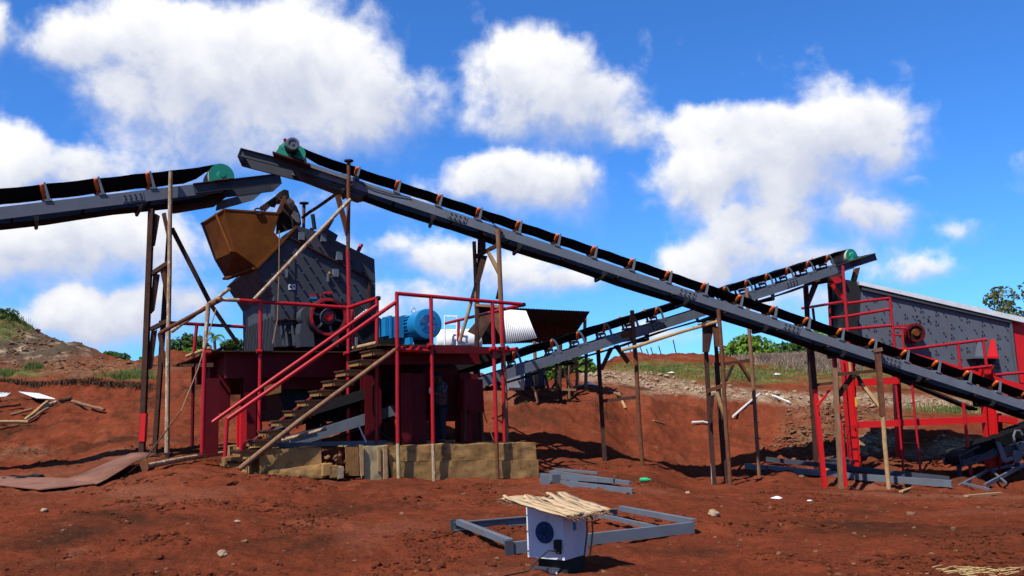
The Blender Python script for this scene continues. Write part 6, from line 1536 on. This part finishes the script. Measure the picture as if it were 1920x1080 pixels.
def tree(name, label, base, blobs, mat, n, size, tr=.18, group=None, flat=.85):
    """blobs: (dx, dy, dz, radius) from the base"""
    T = thing(name, label, 'tree', base, group); cs = [(base.x + a, base.y + b_, base.z + c_) for a, b_, c_, _ in blobs]; rs_ = [r_ for *_, r_ in blobs]
    q, f = leafcloud(cs, rs_, n, size, flat); c_ = Vector(q.mean(0)); me_ = bpy.data.meshes.new('crown'); me_.from_pydata((q - np.array(c_)).tolist(), [], f.tolist()); me_.materials.append(mat); place('crown', me_, c_, T)
    top = Vector(np.mean(cs, axis=0)); fork = base * .45 + V(top.x, top.y, top.z) * .55; m_ = MB(); m_.path([base - V(0, 0, .3), base * .6 + fork * .4 + V(.1, 0, 0), fork], [tr, tr * .8, tr * .6], 9); m_.build('trunk', TRUNK, T)
    for c0 in cs[:7]: MB().path([fork, (fork + Vector(c0)) / 2 + V(0, 0, .15), Vector(c0)], [tr * .5, tr * .32, tr * .12], 6).build('limb', TRUNK, T)
    return T


def blobs_for(px0, py0, px1, py1, D, base, n, rmin, rmax, edge=.0):
    """crown masses filling the outline seen between two corners, given depth too"""
    out = []; a, b_ = at(px0, py1, D), at(px1, py0, D); w_, h_ = b_.x - a.x, b_.z - a.z
    for k in range(n):
        r_ = rng.uniform(rmin, rmax); t = rng.uniform(-1, 1); x = a.x + w_ * (.5 + t * .5 * (1 - r_ / w_)); dome = math.sqrt(max(0.05, 1 - t * t * .8)); z = a.z + max(0, h_ * dome - r_) * rng.uniform(.35, 1)
        out.append((x - base.x, rng.uniform(-.3, .3) * w_, z - base.z, r_))
    return out


TREES = [
    ('broadleaf_tree', 'dark green broadleaf tree behind the platform railing at left', 322, 612, 392, 690, 58, LEAF2, 13, .5, .9, 5200, .15),
    ('broadleaf_tree', 'low dark tree between the palm and the crusher', 415, 624, 462, 690, 60, LEAF2, 8, .4, .7, 2600, .14),
    ('shrub', 'bright green shrub under the dark tree left of the palm', 335, 648, 380, 690, 52, LEAF1, 8, .35, .6, 2200, .12),
    ('shrub', 'bright green shrub just left of the left trestle', 262, 655, 300, 690, 52, LEAF1, 7, .3, .5, 1800, .12),
    ('broadleaf_tree', 'bright green rounded tree behind the middle trestle', 1350, 620, 1450, 720, 72, LEAF1, 15, .9, 1.5, 6500, .22),
    ('broadleaf_tree', 'darker green tree right of the bright one behind the conveyor', 1430, 635, 1530, 720, 74, LEAF2, 13, .9, 1.4, 5200, .22),
    ('broadleaf_tree', 'green tree top seen between screen legs and return conveyor', 1500, 606, 1580, 700, 84, LEAF1, 10, .9, 1.4, 3600, .22),
    ('broadleaf_tree', 'tall olive tree above the screen at the right edge', 1850, 516, 1990, 640, 62, LEAF3, 16, .8, 1.3, 7500, .17),
    ('broadleaf_tree', 'small olive tree top above the screen roof', 1812, 563, 1852, 640, 66, LEAF3, 7, .4, .7, 1800, .15),
    ('shrub', 'green bushes seen under the product conveyor behind the shed', 1012, 650, 1112, 720, 50, LEAF1, 18, .55, .9, 6500, .15),
    ('shrub', 'green scrub at the skyline on the far left hill', -30, 585, 30, 640, 50, LEAF2, 8, .4, .7, 2200, .13),
]
for (nm, lt, x0, y0, x1, y1, D, mt, nb, r0, r1, nl, ls) in TREES:
    bpos = at((x0 + x1) / 2, 700, D); bpos = G(bpos.x, bpos.y); yb = min(y1, proj(np.array(bpos))[1])
    tree(nm, lt, bpos, blobs_for(x0, y0, x1, yb, D, bpos, nb, r0, r1), mt, nl, ls)
# flat-topped tree on the left skyline
bpos = at(215, 690, 66); bpos = G(bpos.x, bpos.y)
bl_ = []
for k in range(12): t = rng.uniform(-1, 1); q = at(203 + 36 * t, 663 + 5 * abs(t), 66); bl_.append((q.x - bpos.x, rng.uniform(-.8, .8), q.z - bpos.z - .1, rng.uniform(.35, .6)))
tree('umbrella_tree', 'flat-topped tree on the skyline left of the trestle', bpos, bl_, LEAF2, 3000, .15, .1, flat=.5)
# palm
bpos = at(402, 690, 57); bpos = G(bpos.x, bpos.y); tp = at(402, 632, 57); T = thing('palm_tree', 'small palm with drooping fronds behind the railing', 'tree', bpos)
MB().path([bpos - V(0, 0, .2), (bpos + tp) / 2 + V(.06, 0, 0), tp], [.13, .1, .09], 9).build('trunk', TRUNK, T)
for k in range(13):
    a = k * 2 * math.pi / 13 + .2; el_ = rng.uniform(.2, 1.1); L_ = rng.uniform(.9, 1.3); m_ = MB(); pts = []
    for j in range(8): s_ = j / 7; pts.append(tp + V(math.cos(a) * math.cos(el_) * L_ * s_, math.sin(a) * math.cos(el_) * L_ * s_, math.sin(el_) * L_ * s_ - .75 * s_ * s_ * L_))
    for j in range(1, 8):
        d_ = (pts[j] - pts[j - 1]).normalized(); sd = d_.cross(Z).normalized()
        for e in (-1, 1):
            for h_ in (0, .5):
                p = pts[j - 1] * (1 - h_) + pts[j] * h_; tip = p + sd * e * .28 * (1 - .5 * j / 8) + d_ * .14 - V(0, 0, .10); m_.add([p - d_ * .025, p + d_ * .025, tip], [(0, 1, 2)])
    m_.path(pts, [.015] * 7 + [.004], 4); m_.build('frond', LEAF1, T)
# weeds
for (x, y, lt) in ((985, 757, 'tiny green weed on the red bank right of the block'), (1500, 995, 'tiny green weed in the right foreground')):
    p = on_ground(x, y); m_ = MB()
    for k in range(16):
        a = rng.uniform(0, 6.28); l = rng.uniform(.06, .17) * (1 if y < 900 else .4); d_ = V(math.cos(a), math.sin(a), rng.uniform(.4, 1.4)).normalized(); s_ = d_.cross(Z).normalized() * .02; m_.add([p - s_ * .4, p + s_ * .4, p + d_ * l * .6 + s_, p + d_ * l], [(0, 1, 2, 3)])
    tag(m_.build('weed', GRASS), lt, 'plant')

# straw litter and planks at the lower right
p = on_ground(1815, 1068); m_ = MB()
for k in range(120):
    a = rng.normal(0, .35); q = p + V(rng.normal(0, .17), rng.normal(0, .10), rng.uniform(.0, .035)); d_ = V(math.cos(a), math.sin(a), rng.uniform(-.1, .15)); m_.path([q, q + d_ * rng.uniform(.06, .22)], [.006, .003], 4)
o_ = m_.build('straw', STRAW); kind(o_, 'stuff'); tag(o_, 'scatter of dry straw in the bottom right foreground', 'straw')
for (x0, y0, x1, y1, lt) in ((1812, 936, 1878, 932, 'pale plank lying before the bent steel frames'), (1690, 928, 1712, 915, 'short plank leaning at the pale timber foot'), (1160, 742, 1172, 762, 'short pale offcut on the red slope right of the low trestle'), (1226, 800, 1245, 803, 'small brown offcut lying on the slope')):
    tag(MB().beam(on_ground(x0, y0) + V(0, 0, .04), on_ground(x1, y1) + V(0, 0, .06), .09, .035).build('plank', PTIMBER, smooth=False), lt, 'plank')
